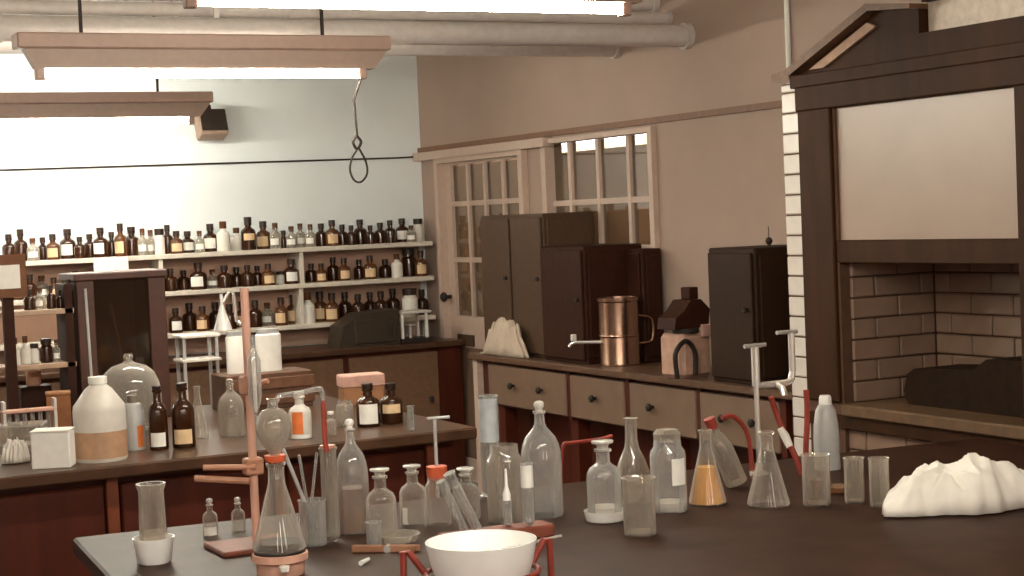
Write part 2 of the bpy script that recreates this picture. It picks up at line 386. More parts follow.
# ------------------------------------------------------------------ back wall shelves with reagent bottles
SY0, SY1 = 9.72, 9.95
SX0, SX1 = -.6, 4.47
SZ = [1.510, 1.292, 1.045]
t = thing('wall_shelves', 'long cream painted shelf unit on the white back wall', 'shelves', (SX0, SY1, SZ[2]-.03))
o = Vector((SX0, SY1, SZ[2]-.03))
MB().box(0, SX1-SX0, -.015, -.001, -.11, SZ[0]-o.z-.01).obj('backboard', SHELFB, t)
for z in SZ: MB().box(0, SX1-SX0, SY0-SY1, -.016, z-.028-o.z, z-o.z, .003).obj('shelf', SHELF, t)
for px in (-60, 162, 303):
    for j in (0, 1):
        x = on_y(px, 275+40*j, SY0).x
        MB().box(x-.012-o.x, x+.012-o.x, SY0-SY1+.01, -.017, SZ[j+1]-o.z, SZ[j]-.029-o.z).obj('upright', SHELF, t)
pp = on_y(111, 264, SY0-.004)
tag(MB().box(pp.x-.10, pp.x+.10, SY0-.006, SY0-.003, SZ[0]-.10, SZ[0]+.0).obj('paper_card', PAPER), 'white blank card hung on the edge of the top wall shelf', 'card')

KINDS = {}
def bottle_kind(key, prof, bm_, cap, capm, lab=None, labr=(.2, .5)):
    r, h = .5, 1.0      # unit bottle: diameter 1, height 1, scaled per copy
    hb = .88 if cap else 1.0
    me = {'body': MB().lathe([(a*r, z*hb) for a, z in PROF[prof]], 14).mesh('bottle_body', bm_)}
    rn = {'reagent': .2, 'jar': .37, 'tall': .21, 'round': .13}[prof]
    me['cap'] = MB().lathe([(0, hb*.86), (rn*1.2, hb*.86), (rn*1.25, .99), (rn*1.1, 1.0), (0, 1.0)], 12).mesh('bottle_cap', capm)
    if lab: me['paper_label'] = MB().lathe([(r*1.02, labr[0]), (r*1.02, labr[1])], 8, a0=CAMDIR-.8, a1=CAMDIR+.8).mesh('bottle_label', lab)
    KINDS[key] = me
bottle_kind('d', 'reagent', AMBER, 1, BLACK)
bottle_kind('D', 'tall', AMBER, 1, BLACK, CREAM, (.3, .5))
bottle_kind('w', 'reagent', AMBER, 1, BLACK, PAPER, (.12, .48))
bottle_kind('t', 'reagent', AMBERL, 1, BLACK, CREAM, (.10, .45))
bottle_kind('b', 'jar', AMBER, 1, BLACK)
bottle_kind('c', 'reagent', GLASSG, 1, AMBERL, PAPER, (.15, .4))
bottle_kind('W', 'tall', POWDER, 1, AMBERL)
bottle_kind('p', 'jar', POWDER, 1, BLACK)
DESC = {'d': 'dark amber reagent bottle', 'D': 'tall dark amber bottle', 'w': 'dark amber bottle with white label', 't': 'brown bottle with tan label',
        'b': 'dark wide-mouth jar', 'c': 'clear glass bottle with white label', 'W': 'tall pale bottle of white powder', 'p': 'squat white jar with dark lid'}
ORD = 'first second third fourth fifth sixth seventh eighth ninth tenth eleventh twelfth thirteenth fourteenth fifteenth sixteenth seventeenth eighteenth nineteenth'.split()
TENS = {2: 'twent', 3: 'thirt', 4: 'fort', 5: 'fift', 6: 'sixt'}
def ordinal(i):
    if i <= 19: return ORD[i-1]
    return TENS[i//10]+('ieth' if i % 10 == 0 else 'y-'+ORD[i % 10-1])
def place_bottle(key, x, y, z, d, h, label, group, name='reagent_bottle'):
    t = thing(name, label, 'bottle', (x, y, z), (0, 0, random.uniform(-.3, .3)), group)
    for nm, me in KINDS[key].items():
        c = link(nm, me, t); c.scale = (d, d, h)
    return t
ROWS = [
 # (pixel centre, kind, pixel height, pixel width)
 [(9, 'd', 27, 12), (21, 'd', 31, 12), (33, 'c', 22, 11), (43, 'd', 22, 10), (53, 't', 25, 12), (68, 'w', 29, 14), (80, 'd', 21, 10), (90, 'd', 23, 11), (101, 'w', 29, 13),
  (112, 'd', 24, 10), (121, 't', 32, 11), (132, 'd', 28, 14), (143, 'c', 26, 9), (151, 'c', 24, 9), (160, 'p', 25, 9), (168, 'd', 28, 10), (177, 't', 22, 12), (188, 'w', 21, 12),
  (200, 'c', 21, 9), (211, 'w', 27, 13), (224, 'W', 29, 12), (237, 'W', 22, 11), (249, 'D', 32, 13), (264, 't', 27, 13), (276, 'c', 25, 10), (284, 'd', 17, 9), (292, 'c', 21, 10),
  (301, 'c', 23, 9), (311, 'c', 22, 9), (322, 'd', 22, 11), (333, 't', 25, 12), (343, 'd', 20, 10), (352, 'd', 19, 9), (361, 'd', 24, 12), (371, 'd', 18, 9), (381, 'd', 20, 11),
  (391, 'd', 22, 10), (403, 'w', 23, 12), (412, 'c', 16, 9), (419, 'p', 22, 9)],
 [(6, 'd', 21, 11), (18, 't', 22, 11), (30, 'd', 24, 12), (42, 'c', 22, 12), (54, 't', 20, 11), (65, 'd', 20, 11), (76, 'd', 25, 12), (88, 't', 20, 11), (99, 'd', 22, 11), (118, 'c', 22, 10), (133, 'd', 20, 11), (146, 't', 22, 11),
  (171, 'd', 22, 12), (184, 'd', 19, 11), (199, 'w', 26, 15), (213, 'c', 18, 10), (225, 'd', 22, 13), (237, 'd', 19, 11), (248, 'd', 21, 11), (258, 'd', 19, 10), (269, 't', 21, 12), (282, 'p', 12, 11),
  (292, 'w', 24, 13), (312, 'd', 18, 10), (322, 't', 18, 10), (334, 'd', 23, 11), (345, 't', 22, 11), (360, 'd', 19, 10), (371, 't', 23, 12), (386, 'd', 18, 11), (398, 'W', 23, 10), (410, 'b', 27, 13), (422, 't', 25, 11)],
 [(176, 'w', 24, 12), (190, 'd', 27, 13), (203, 't', 24, 12), (216, 'd', 26, 12), (230, 'd', 24, 12), (243, 't', 25, 12), (256, 'd', 26, 12), (268, 'c', 22, 11), (282, 't', 27, 12), (294, 't', 28, 12),
  (309, 'W', 30, 12), (321, 't', 29, 13), (333, 't', 28, 13), (346, 'd', 27, 12), (359, 'd', 25, 12), (371, 'd', 25, 11), (382, 'd', 26, 12), (394, 'd', 27, 12), (411, 'p', 27, 14), (423, 'd', 24, 11)],
]
SHN = ['top', 'middle', 'bottom']
for j, row in enumerate(ROWS):
    prev = None; yb = 9.82
    base_z = SZ[j]
    for i, (px, k, hp, wp) in enumerate(row):
        yy = yb + (.055 if i % 2 else -.045)
        q = on_y(px, 250+38*j, yy); sc = mpp(q)
        place_bottle(k, q.x, yy, base_z+.0005, wp*sc*1.14, hp*sc*1.03, '%s, %s from left on the %s wall shelf' % (DESC[k], ordinal(i+1), SHN[j]),
                     'reagent bottles on the %s wall shelf' % SHN[j])

# ------------------------------------------------------------------ back bench under the shelves
t = thing('wall_bench', 'low brown bench below the bottle shelves along the back wall', 'bench', (0, 9.4, 0))
MB().box(SX0, XW-.01, -.0, .54, .865, BZ, .005).obj('bench_top', MIDTOP, t)
MB().box(SX0, XW-.01, .06, .52, .1, .864).obj('carcass', REDWOOD, t)
x = SX0
while x < XW-.4:
    dr = MB().box(x+.02, x+.60, .035, .059, .14, .84, .004).obj('cupboard_door', mat('bench_door', (120, 88, 64), .6), t)
    MB().lathe([(0, -.02), (.014, -.015), (.014, .015), (0, .02)], 10, (x+.54, .022, .55)).obj('knob', BLKIRON, dr)
    x += .62
# dark oven and small balance on it
p = on_y(338, 345, 9.55); q = on_y(394, 343, 9.55)
t = thing('drying_oven', 'dark low oven with sloping left edge on the back bench', 'oven', (0, 9.55, BZ))
xl, xr = p.x, q.x
MB().prism([(xl-.03, .0), (xr, .0), (xr, .215), (xl+.12, .20), (xl+.0, .13)], 1, -.1, .11).obj('case', DKGREEN, t, smooth=False)
MB().box(xl+.07, xr-.03, -.112, -.101, .02, .16, .004).obj('door', DKGREEN, t)
MB().tube([(xr-.07, -.125, .06), (xr-.07, -.125, .13)], .008, 8).obj('handle', BLKIRON, t)
p = on_y(411, 345, 9.52)
t = thing('balance_case', 'small glazed balance case with white posts on back bench', 'balance', (p.x, 9.52, BZ))
MB().box(-.088, .10, -.08, .08, 0, .03, .004).obj('base', BLKIRON, t)
for sx in (-1, 1):
    for sy in (-1, 1): MB().box(sx*.08-.007, sx*.08+.007, sy*.065-.007, sy*.065+.007, .03, .18).obj('post', PAPER, t)
MB().box(-.088, .11, -.085, .085, .18, .195, .003).obj('top', PLAST, t)
MB().box(-.08, .08, .055, .06, .032, .178).obj('glass_back', GLASS, t)
MB().lathe([(0, .03), (.012, .03), (.012, .1), (.04, .105), (.04, .11), (0, .11)], 14).obj('pan', CHROME, t)

# ------------------------------------------------------------------ tan bench along the right wall
WX = 4.09; WYA, WYB = 5.47, 8.47
t = thing('side_bench', 'tan painted bench with a row of drawers along the right wall', 'bench', (0, 0, 0))
MB().box(WX-.015, XW-.001, WYA, WYB, BZ-.032, BZ, .004).obj('bench_top', mat('side_bench_top', (98, 72, 54), .4, var=.12), t)
MB().box(WX+.05, XW-.001, WYA+.01, WYB-.01, .62, BZ-.033).obj('drawer_carcass', REDWOOD, t)
MB().box(WX+.22, XW-.001, WYA+.01, WYB-.01, .0, .619).obj('lower_carcass', REDWOOD, t)
MB().box(WX+.012, WX+.05, WYB-.06, WYB-.01, .0, .866).obj('corner_post', FRAMEW, t)
for (pa, pb_, kn_) in ((486, 563, (512, 540)), (567, 621, (593,)), (626, 692, (650,)), (696, 775, (722, 752))):
    y, y2 = on_x(pa, 380, WX).y, on_x(pb_, 395, WX).y
    d = MB().box(WX+.014, WX+.049, y2, y, .635, .848, .005).obj('drawer', TANCAB, t)
    for kx in kn_:
        kb = MB().lathe([(0, 0), (.008, 0), (.008, .014), (.018, .02), (.019, .03), (.01, .036), (0, .036)], 12).obj('knob', BLKIRON, d, (WX+.0145, on_x(kx, 395, WX).y, .75)); kb.rotation_euler = (0, -math.pi/2, 0)
    MB().box(WX+.02, WX+.049, y2-.042, y2-.006, .62, .866).obj('divider', REDWOOD, t)
for yy in (5.6, 6.5, 7.4, 8.2): MB().box(WX+.05, WX+.12, yy-.035, yy+.035, 0, .62).obj('leg', REDWOOD, t)

def casebox(name, label, cat, x0, x1, y0, y1, h, m, doors=1, knobs=True, z=BZ):
    t = thing(name, label, cat, (x0, y0, z))
    a, c = x1-x0, y1-y0
    MB().box(0, a, 0, c, 0, h, .006).obj('case', m, t)
    for i in range(doors):
        d = MB().box(-.014, -.001, c*i/doors+.012, c*(i+1)/doors-.012, .02, h-.02, .004).obj('door', m, t)
        if knobs: MB().lathe([(0, -.012), (.011, -.008), (.011, .008), (0, .012)], 10, (-.025, c*i/doors+.05, h*.55)).obj('handle', BLKIRON, d)
    MB().box(.02, a-.02, -.010, -.001, .03, h-.03, .003).obj('side_panel', m, t)
    return t
casebox('storage_cabinet', 'tall grey-brown cabinet on side bench in front of glazed door', 'cabinet', 4.19, 4.50, 7.74, 8.46, .755, GREYCAB, 2)
tt = casebox('oven_cabinet', 'dark brown cabinet between grey cabinet and copper urn', 'cabinet', 4.15, 4.49, 7.26, 7.70, .585, BROWNBOX, 1)
casebox('instrument_case', 'dark box near window, lower and partly behind copper urn', 'box', 4.385, 4.50, 7.10, 7.24, .56, BROWNBOX, 1, False)
t = casebox('upright_cabinet', 'dark olive cabinet beside the white brick pier', 'cabinet', 4.13, 4.46, 5.80, 6.14, .575, DARKBOX, 1)
MB().lathe([(0, .576), (.008, .577), (.007, .585), (.013, .59), (.016, .60), (.011, .612), (.002, .616), (.002, .66), (0, .66)], 14, (.12, .06, 0)).obj('top_knob', BLKIRON, t)
# copper urn with spigot
it = Item(619, 297, 369, 42)
p = it.p; p = Vector((4.27, 6.93, BZ)); s = mpp(p)
p = on_z(619+1.5, 365, BZ); s = mpp(p); r = 20.5*s; h = 68*s
t = thing('copper_urn', 'shiny copper urn with a small spigot on the side bench', 'urn', p)
MB().lathe([(0, 0), (r, 0), (r*1.02, .008), (r, .014), (r, h*.93), (r*1.05, h*.95), (r*1.05, h), (r*.97, h), (r*.96, h*.94), (0, h*.93)], 32).obj('vessel', COPPER, t)
MB().lathe([(r*1.01, h*.42), (r*1.03, h*.43), (r*1.03, h*.45), (r*1.01, h*.46)], 32).obj('band', COPPER, t)
MB().tube(smooth_path([(-r*.8, 0, h*.36), (-r*1.5, .06, h*.36), (-r*2.0, .10, h*.36), (-r*2.2, .115, h*.30)], 4), .008, 8).obj('spigot', CHROME, t)
MB().box(-r*2.0-.012, -r*2.0+.012, .09, .11, h*.36+.008, h*.36+.04, .003).obj('spigot_lever', PAPER, t)
MB().tube(smooth_path([(r*.9, -.03, h*.3), (r*1.6, -.04, h*.35), (r*1.6, -.04, h*.65), (r*.9, -.03, h*.72)], 5), .008, 8).obj('handle', COPPER, t)
# beige apparatus with dark top between urn and dark olive cabinet
p = on_z(688, 377, BZ); s = mpp(p)
t = thing('beige_apparatus', 'beige boxy apparatus with a dark instrument head beside dark cabinet', 'apparatus', p, (0, 0, R(8)))
MB().box(-.09, .09, -.07, .09, 0, .20, .02).obj('housing', mat('beige_enamel', (190, 150, 130), .5), t)
MB().lathe([(0, 0), (.055, 0), (.06, .005), (.06, .02), (0, .02)], 20, (-.02, -.02, .20)).obj('turntable', BLKIRON, t)
MB().prism([(-.11, .22), (.09, .22), (.10, .30), (.05, .345), (-.01, .345), (-.05, .30), (-.10, .27)], 1, -.05, .07).obj('dark_head', BROWNBOX, t, smooth=False)
MB().box(-.0, .055, -.03, .03, .346, .40, .004).obj('eyepiece', BROWNBOX, t)
MB().tube(smooth_path([(-.14, -.09, .01), (-.145, -.09, .12), (-.08, -.085, .17), (-.03, -.085, .12), (-.03, -.085, .02)], 5), .011, 8).obj('hose', BLKIRON, t)
MB().box(.02, .085, -.085, -.071, .18, .235, .003).obj('paper_tag', PINKB, t)

# crumpled cloth maker -------------------------------------------------
def crumple(name, label, cat, p, lx, ly, h, m, seed, rz=0, shape=None):
    n, k = 84, 56
    off = Vector((seed*3.7, seed*1.3, seed*.7)); sc = min(.085, max(lx, ly)*.42)
    vs, fs = [], []
    for j in range(k+1):
        for i in range(n+1):
            u, v = i/n*2-1, j/k*2-1
            rr = max(abs(u), abs(v)); th = math.atan2(v, u)
            sq = math.sqrt(max(1e-6, u*u+v*v))/max(rr, 1e-6) if rr > 1e-6 else 1
            edge = 1+.22*noise.noise(Vector((math.cos(th)*1.6, math.sin(th)*1.6, seed)))+.14*noise.noise(Vector((math.cos(th)*5, math.sin(th)*5, seed+3)))
            x = u*lx/(sq**.8)*edge; y = v*ly/(sq**.8)*edge
            q = Vector((x/sc, y/sc, 0))+off
            q2 = q+Vector((noise.noise(q*.8+Vector((9, 0, 0))), noise.noise(q*.8+Vector((0, 9, 0))), 0))*1.1
            fold = noise.voronoi(q2*.62)[0][0]; fine = noise.voronoi(q2*1.5+Vector((3, 3, 3)))[0][0]
            e = max(0, 1-rr**4.5)**.55
            prof = shape(u, v) if shape else 1
            z = e*h*prof*(.40+.55*min(fold, 1)+.42*min(fine, 1))
            w = min(.022, .2*min(lx, ly))*e
            vs.append((x+w*noise.noise(q*1.3+Vector((0, 0, 7))), y+w*noise.noise(q*1.3+Vector((0, 0, 11))), max(.002, z)))
    for j in range(k):
        for i in range(n):
            a = j*(n+1)+i; fs.append((a, a+1, a+n+2, a+n+1))
    b = MB(); b.add(vs, fs)
    o = b.obj(name, m, None, p); o.rotation_euler = (0, 0, rz)
    so = o.modifiers.new('thickness', 'SOLIDIFY'); so.thickness = .003; so.offset = -1
    o.location.z += .002
    return tag(o, label, cat)
crumple('cloth_heap', 'crumpled dull cloth heap at the left end of the side bench', 'cloth', Vector((4.12, 8.13, BZ)), .036, .26, .17, CLOTHD, 3, 0, lambda u, v: min(1, (1.05-abs(v+.15))*1.9))

# ------------------------------------------------------------------ fume cupboard with brick pier
XH = 4.04
YN, YO, YI = 3.80, 5.455, 5.12          # near end, outer far face, inner far face
FC = thing('fume_cupboard', 'large dark wood fume cupboard with glazed brick walls at right', 'fume cupboard', (0, 0, 0))
BR = {}
def brick(parent, x0, x1, y0, y1, z0, z1, m):
    d = (round(x1-x0, 3), round(y1-y0, 3), round(z1-z0, 3), m.name)
    if d not in BR: BR[d] = MB().box(-d[0]/2, d[0]/2, -d[1]/2, d[1]/2, -d[2]/2, d[2]/2, .004).mesh('brick', m, False)
    return link('brick', BR[d], parent, ((x0+x1)/2, (y0+y1)/2, (z0+z1)/2))
CH, J = .0795, .006
def courses(parent, axis, a0, a1, f0, f1, z0, z1, m, full=.225):
    """bricks laid along one axis between a0 and a1, thickness f0..f1, running bond"""
    z, k = z0, 0
    while z+CH <= z1+1e-4:
        a = a0-(full/2 if k % 2 else 0)
        while a < a1-.02:
            s, e = max(a, a0), min(a+full-J, a1)
            if e-s > .02:
                if axis == 0: brick(parent, s, e, f0, f1, z, z+CH-J, m)
                else: brick(parent, f0, f1, s, e, z, z+CH-J, m)
            a += full
        z += CH; k += 1
Z0 = .89
pr = MB().box(XH+.004, XW-.002, YI+.012, YO-.002, 0, 2.12).obj('side_wall', MORTAR, FC)
z = .02
while z < 2.10:
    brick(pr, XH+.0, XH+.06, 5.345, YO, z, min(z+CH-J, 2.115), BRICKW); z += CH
courses(pr, 0, XH+.05, 4.49, YI, YI+.02, Z0, 1.62, BRICKSH)
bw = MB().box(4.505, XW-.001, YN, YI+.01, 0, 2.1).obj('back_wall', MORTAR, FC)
courses(bw, 1, YN, YI-.003, 4.49, 4.51, Z0, 1.62, BRICKSH)
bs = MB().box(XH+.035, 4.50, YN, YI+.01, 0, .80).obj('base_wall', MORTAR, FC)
courses(bs, 1, YN, 5.34, XH+.022, XH+.045, .0, .80, BRICKSH)
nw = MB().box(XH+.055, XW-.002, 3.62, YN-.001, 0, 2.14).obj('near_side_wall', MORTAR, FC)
courses(nw, 0, XH+.052, 4.51, 3.605, 3.63, .0, 2.12, BRICKSH)
# sill and apron
MB().box(XH-.03, 4.488, YN, YI-.005, .845, Z0, .006).obj('sill', mat('sill_wood', (104, 78, 54), .45, var=.2), FC)
MB().box(XH-.01, XH+.03, YN, 5.34, .796, .844).obj('apron', DKWOOD, FC)
# frame
MB().box(XH-.012, XH+.05, 5.145, 5.343, .891, 2.128, .005).obj('stile', DKWOOD, FC)
MB().box(XH-.012, XH+.05, YN, 4.185, .891, 2.128, .005).obj('stile', DKWOOD, FC)
MB().box(XH-.022, XH+.055, YN, 5.343, 2.005, 2.132, .005).obj('header', DKWOOD, FC)
MB().box(XH-.030, XH+.0, YN, 5.36, 2.095, 2.145, .004).obj('moulding', DKWOOD, FC)
# sash
sh = MB().box(XH+.0, XH+.04, 4.185, 5.145, 1.422, 1.508, .004).obj('sash_rail', DKWOOD, FC)
MB().box(XH+.015, XH+.024, 4.186, 5.144, 1.508, 2.004).obj('sash_pane', SASH, FC)
# canopy
MB().prism([(5.36, 2.146), (5.345, 2.17), (4.885, 2.345), (4.665, 2.322), (4.665, 2.232), (YN, 2.232), (YN, 2.146)], 0, XH+.02, 4.50).obj('canopy', DKWOOD, FC, smooth=False)
MB().prism([(5.485, 2.13), (5.48, 2.16), (5.40, 2.17), (4.90, 2.365), (4.66, 2.336), (4.66, 2.318), (4.89, 2.338), (5.37, 2.148), (5.36, 2.12)], 0, XH-.025, XH+.12).obj('canopy_moulding', mat('worn_wood', (112, 80, 56), .55, var=.3), FC, smooth=False)
MB().prism([(5.28, 2.162), (5.19, 2.162), (4.88, 2.282), (4.93, 2.30)], 0, XH+.005, XH+.03).obj('worn_strip', mat('pale_worn_strip', (170, 134, 110), .6), FC, smooth=False)
MB().box(XH+.06, 4.49, YN, 4.66, 2.233, 2.34).obj('duct_panel', mat('pale_duct', (214, 196, 178), .5), FC)
MB().box(XH+.03, 4.49, YN, 4.66, 2.34, 2.36).obj('duct_trim', DKWOOD, FC)
# dark trough lying inside
a = on_x(896, 385, 4.28); 
b = MB(); prof = [(-.0, 0), (-.02, .05), (.0, .11), (.04, .135), (.35, .15), (.42, .19), (.9, .20), (.9, 0)]
b.prism([(4.93-u, v) for u, v in prof], 0, 4.18, 4.40)
tag(b.obj('stone_trough', mat('dark_stone', (40, 26, 16), .8, var=.2, spec=.1), None, (0, 0, Z0), smooth=False), 'dark rounded trough lying inside the fume cupboard', 'trough')

# ------------------------------------------------------------------ middle bench
MX0, MX1, MY0, MY1 = -1.0, 2.66, 5.47, 7.05
t = thing('island_bench', 'mahogany island bench with worn top in the middle of room', 'bench', (0, 0, 0))
MB().box(MX0, MX1, MY0, MY1, .858, BZ, .006).obj('bench_top', MIDTOP, t)
MB().box(MX0+.06, MX1-.06, MY0+.09, MY1-.06, .08, .857).obj('carcass', REDWOOD, t)
x = MX0+.08; i = 0
while x < MX1-.3:
    d = MB().box(x, x+.52, MY0+.06, MY0+.088, .12, .83, .006).obj('front_panel', REDWOOD, t)
    MB().box(x+.525, x+.565, MY0+.05, MY0+.089, .08, .857, .003).obj('stile', mat('lighter_mahogany', (122, 62, 34), .45), t)
    x += .575

def on_mid(px, py): return on_z(px, py, BZ)
# jug
t, r, h = None, 0, 0
it = Item(100, 378, 464, 52)
t = thing('plastic_jug', 'big milky plastic jug with cap on the island bench', 'jug', it.p)
MB().lathe([(0, 0), (it.r*.96, 0), (it.r, .01), (it.r, it.h*.60), (it.r*.97, it.h*.66), (it.r*.5, it.h*.86), (it.r*.34, it.h*.90), (it.r*.32, it.h*.93)], 28).obj('body', PLAST, t)
MB().lathe([(0, it.h*.92), (it.r*.36, it.h*.92), (it.r*.36, it.h), (0, it.h)], 18).obj('cap', PAPER, t)
MB().lathe([(it.r*1.004, .012), (it.r*1.004, it.h*.36)], 28).obj('contents_band', mat('tan_contents', (178, 140, 110), .5), t)
# white carton and grey boxes
p = on_mid(54, 467); s = mpp(p)
t = thing('white_carton', 'small bright white carton next to the milky jug', 'carton', p, (0, 0, R(-24)))
MB().box(-.062, .062, -.04, .05, 0, .118, .003).obj('box', PAPER, t)
MB().box(-.064, .064, -.042, .052, .119, .124, .002).obj('lid', PAPER, t)
p = on_mid(28, 452); 
t = thing('glass_tray', 'dull boxy glass tray left of the white carton', 'tray', p, (0, 0, R(-20)))
MB().box(-.09, .06, -.05, .09, 0, .10, .006).obj('tray', GLASSG, t)
MB().box(-.085, .055, -.045, .085, .004, .03).obj('contents', PLASTG, t)
crumple('paper_wad', 'small crumpled pale wad at the left edge of the island', 'paper', on_mid(16, 463), .045, .035, .07, PLAST, 12)
# squeeze bottle
it = Item(134, 396, 451, 21)
t = thing('squeeze_bottle', 'white plastic squeeze bottle right of the milky jug', 'bottle', it.p)
MB().lathe([(0, 0), (it.r, 0), (it.r, it.h*.72), (it.r*.8, it.h*.84), (it.r*.45, it.h*.88)], 20).obj('body', PLASTG, t)
MB().lathe([(0, it.h*.87), (it.r*.55, it.h*.87), (it.r*.5, it.h), (0, it.h)], 16).obj('cap', mat('grey_cap', (110, 98, 86), .5), t)
MB().lathe([(it.r*1.01, .01), (it.r*1.01, it.h*.45)], 8, a0=CAMDIR+.4, a1=CAMDIR+1.1).obj('orange_label', ORPAP, t)

def amber(px, top, bot, wd, label, lab, z0, z1, m=AMBER):
    t, r, h = vessel('amber_bottle', label, 'bottle', 'reagent', px, top, bot, wd, m, group='amber bottles on the island bench', stop=.08)
    stopper(r*.42, h*.95, BLACK, t, 'cap', 'cap')
    if lab: wrap(r, h*z0, h*z1, lab, t)
    return t
amber(158, 382, 451, 19, 'slim amber bottle with small white label right of squeeze bottle', PAPER, .06, .28)
amber(183, 380, 449, 23, 'amber bottle with cream label, left of the clear funnel', CREAM, .07, .30)
amber(368, 384, 428, 24, 'amber bottle with large white label in front of pink carton', PAPER, .08, .58)
amber(391, 384, 425, 23, 'amber bottle with small tan label beside the white-labelled one', CREAM, .30, .54)
# orange-label bottle
t, r, h = vessel('labelled_bottle', 'white bottle with a bright orange label on the island bench', 'bottle', 'reagent', 300, 392, 440, 23, PLAST, stop=.06)
stopper(r*.42, h*.95, PAPER, t, 'cap', 'cap')
wrap(r, h*.12, h*.62, ORPAP, t, 'orange_label', .5, CAMDIR-.25)
wrap(r, h*.02, h*.10, PAPER, t, 'white_label', .9)
# clear bottles
t, r, h = vessel('clear_bottle', 'dusty clear bottle left of the clamp stand rod', 'bottle', 'round', 231, 378, 438, 26, GLASSG, stop=.08); stopper(r*.24, h*.96, GLASSG, t, 'ball')
t, r, h = vessel('glass_funnel_bottle', 'thin clear funnel bottle right of the cream-labelled amber one', 'bottle', 'conical', 198, 386, 440, 20, GLASS)
t, r, h = vessel('dropper_vial', 'tiny clear vial right of the amber bottles', 'vial', 'tube', 411, 406, 432, 7, GLASSB)
t, r, h = vessel('small_vial', 'small pale-topped vial behind the red rubber tube', 'vial', 'reagent', 331, 408, 436, 11, GLASSG, stop=.2); stopper(r*.5, h*.95, PAPER, t, 'cap', 'cap')
t, r, h = vessel('low_jar', 'low dusty glass jar in front of cardboard box', 'jar', 'jar', 345, 398, 428, 18, GLASSG)
# boxes
p = on_mid(362, 404)
t = thing('cardboard_box', 'brown cardboard box with pink lid behind the amber bottles', 'box', p, (0, 0, R(-10)))
MB().box(-.085, .085, -.05, .06, 0, .075, .003).obj('box', CARD, t)
MB().box(-.09, .09, -.055, .065, .076, .125, .004).obj('lid', PINKB, t)
# white cards/bottles behind the clamp stand
for (px, t0, b0, wd, lab) in ((237, 341, 383, 19, 'flat white canister behind the clamp stand, left of its rod'), (270, 339, 380, 26, 'wide white canister behind the clamp stand, right of its rod')):
    q = on_y(px, b0, 6.75); s = mpp(q)
    t = thing('white_canister', lab, 'canister', (q.x, 6.75, 1.0505), group='white canisters on the stacked box')
    MB().lathe([(0, 0), (wd/2*s, 0), (wd/2*s, 36*s), (wd*.42*s, 38*s)], 24, sy=.7).obj('body', PAPER, t)
    MB().lathe([(0, 37*s), (wd*.44*s, 37*s), (wd*.44*s, 42*s), (0, 42*s)], 24, sy=.7).obj('lid', PLASTG, t)
q = on_y(232, 372, 6.75); q2 = on_y(290, 372, 6.75)
t = thing('stacked_crate', 'brown wooden crate carrying two white canisters', 'crate', ((q.x+q2.x)/2, 6.75, BZ))
w2 = (q2.x-q.x)/2+.06
MB().box(-w2, w2, -.1, .1, 0, .1495, .004).obj('crate_body', mat('crate_wood', (96, 62, 42), .6, var=.2), t)
for z in (.02, .085): MB().box(-w2-.005, w2+.005, -.112, -.101, z, z+.045, .002).obj('slat', mat('crate_slat', (110, 72, 48), .6, var=.2), t)
# dark balance cabinet
p = on_y(80, 360, 6.72); q = on_y(169, 360, 6.72)
t = thing('dark_case', 'dark wooden glass-fronted case at the back of the island', 'case', (p.x, 6.72, BZ))
L = q.x-p.x; zt = on_y(120, 279, 6.72).z-BZ
MB().box(0, L, .23, .25, 0, zt).obj('back', REDWOOD, t)
for a in (0, L-.07): MB().box(a, a+.07, 0, .23, 0, zt, .003).obj('side', mat('dark_case_wood', (70, 34, 20), .5, var=.2), t)
MB().box(-.01, L+.01, -.01, .26, zt, zt+.03, .004).obj('top', MATS['dark_case_wood'], t)
MB().box(.07, L-.07, 0, .23, 0, .05).obj('base', MATS['dark_case_wood'], t)
MB().box(.071, L-.071, .012, .018, .05, zt-.001).obj('glass_front', glass('case_glass', (180, 150, 120), (100, 74, 56), .12, .4, .05), t)
MB().tube([(L*.62, .10, .08), (L*.44, .10, zt-.1)], .006, 8).obj('inner_rod', PAPER, t)
MB().tube([(L*.12, .004, .12), (L*.10, .004, zt-.03)], .007, 8).obj('outer_rod', PLASTG, t)
# desiccator dome
it = Item(128, 345, 412, 62)
pd = on_z(130, 420, BZ)
t = thing('bell_jar', 'domed glass bell jar behind the milky jug', 'bell jar', Vector((1.62, 6.28, BZ)))
s = mpp(t.location)
MB().lathe([(0, 0), (32*s, 0), (32*s, .02), (0, .02)], 28).obj('base_plate', GLASSG, t)
MB().lathe([(a*31*s, .021+z*68*s) for a, z in PROF['dome'][:]], 32).obj('dome', GLASSG, t)
# reagent rack with bottles at the far left
RX0, RX1, RY = .95, 1.525, 6.78
t = thing('bench_rack', 'two-tier wooden bottle rack at the left end of the island', 'rack', (0, RY, BZ))
for x in (RX0-.6, RX0+.02, RX1-.02): MB().box(x-.015, x+.015, -.08, .08, 0, .56).obj('upright', BROWNBOX, t)
for z in (.235, .445): MB().box(RX0-.62, RX1, -.08, .08, z, z+.02, .002).obj('shelf', mat('rack_shelf', (176, 146, 122), .6, var=.1), t)
k = 0
for (z, items) in ((.2556, [(14, 'W', 27, 9), (24, 'W', 28, 10), (33, 'p', 20, 9), (45, 'b', 24, 12), (55, 'c', 22, 8)]),
                   (.4656, [(28, 'd', 21, 11), (39, 'c', 22, 11), (50, 'd', 23, 9), (59, 'd', 18, 8), (68, 'd', 28, 9)])):
    for (px, kd, hp, wp) in items:
        q = on_y(px, 345 if z < .4 else 300, RY); s = mpp(q); k += 1
        place_bottle(kd, q.x, RY-.02, BZ+z, wp*s, hp*s, '%s, %s from left on the %s tier of island rack' % (DESC[kd], ordinal([i[0] for i in items].index(px)+1), 'lower' if z < .4 else 'upper'), 'bottles on the island rack')
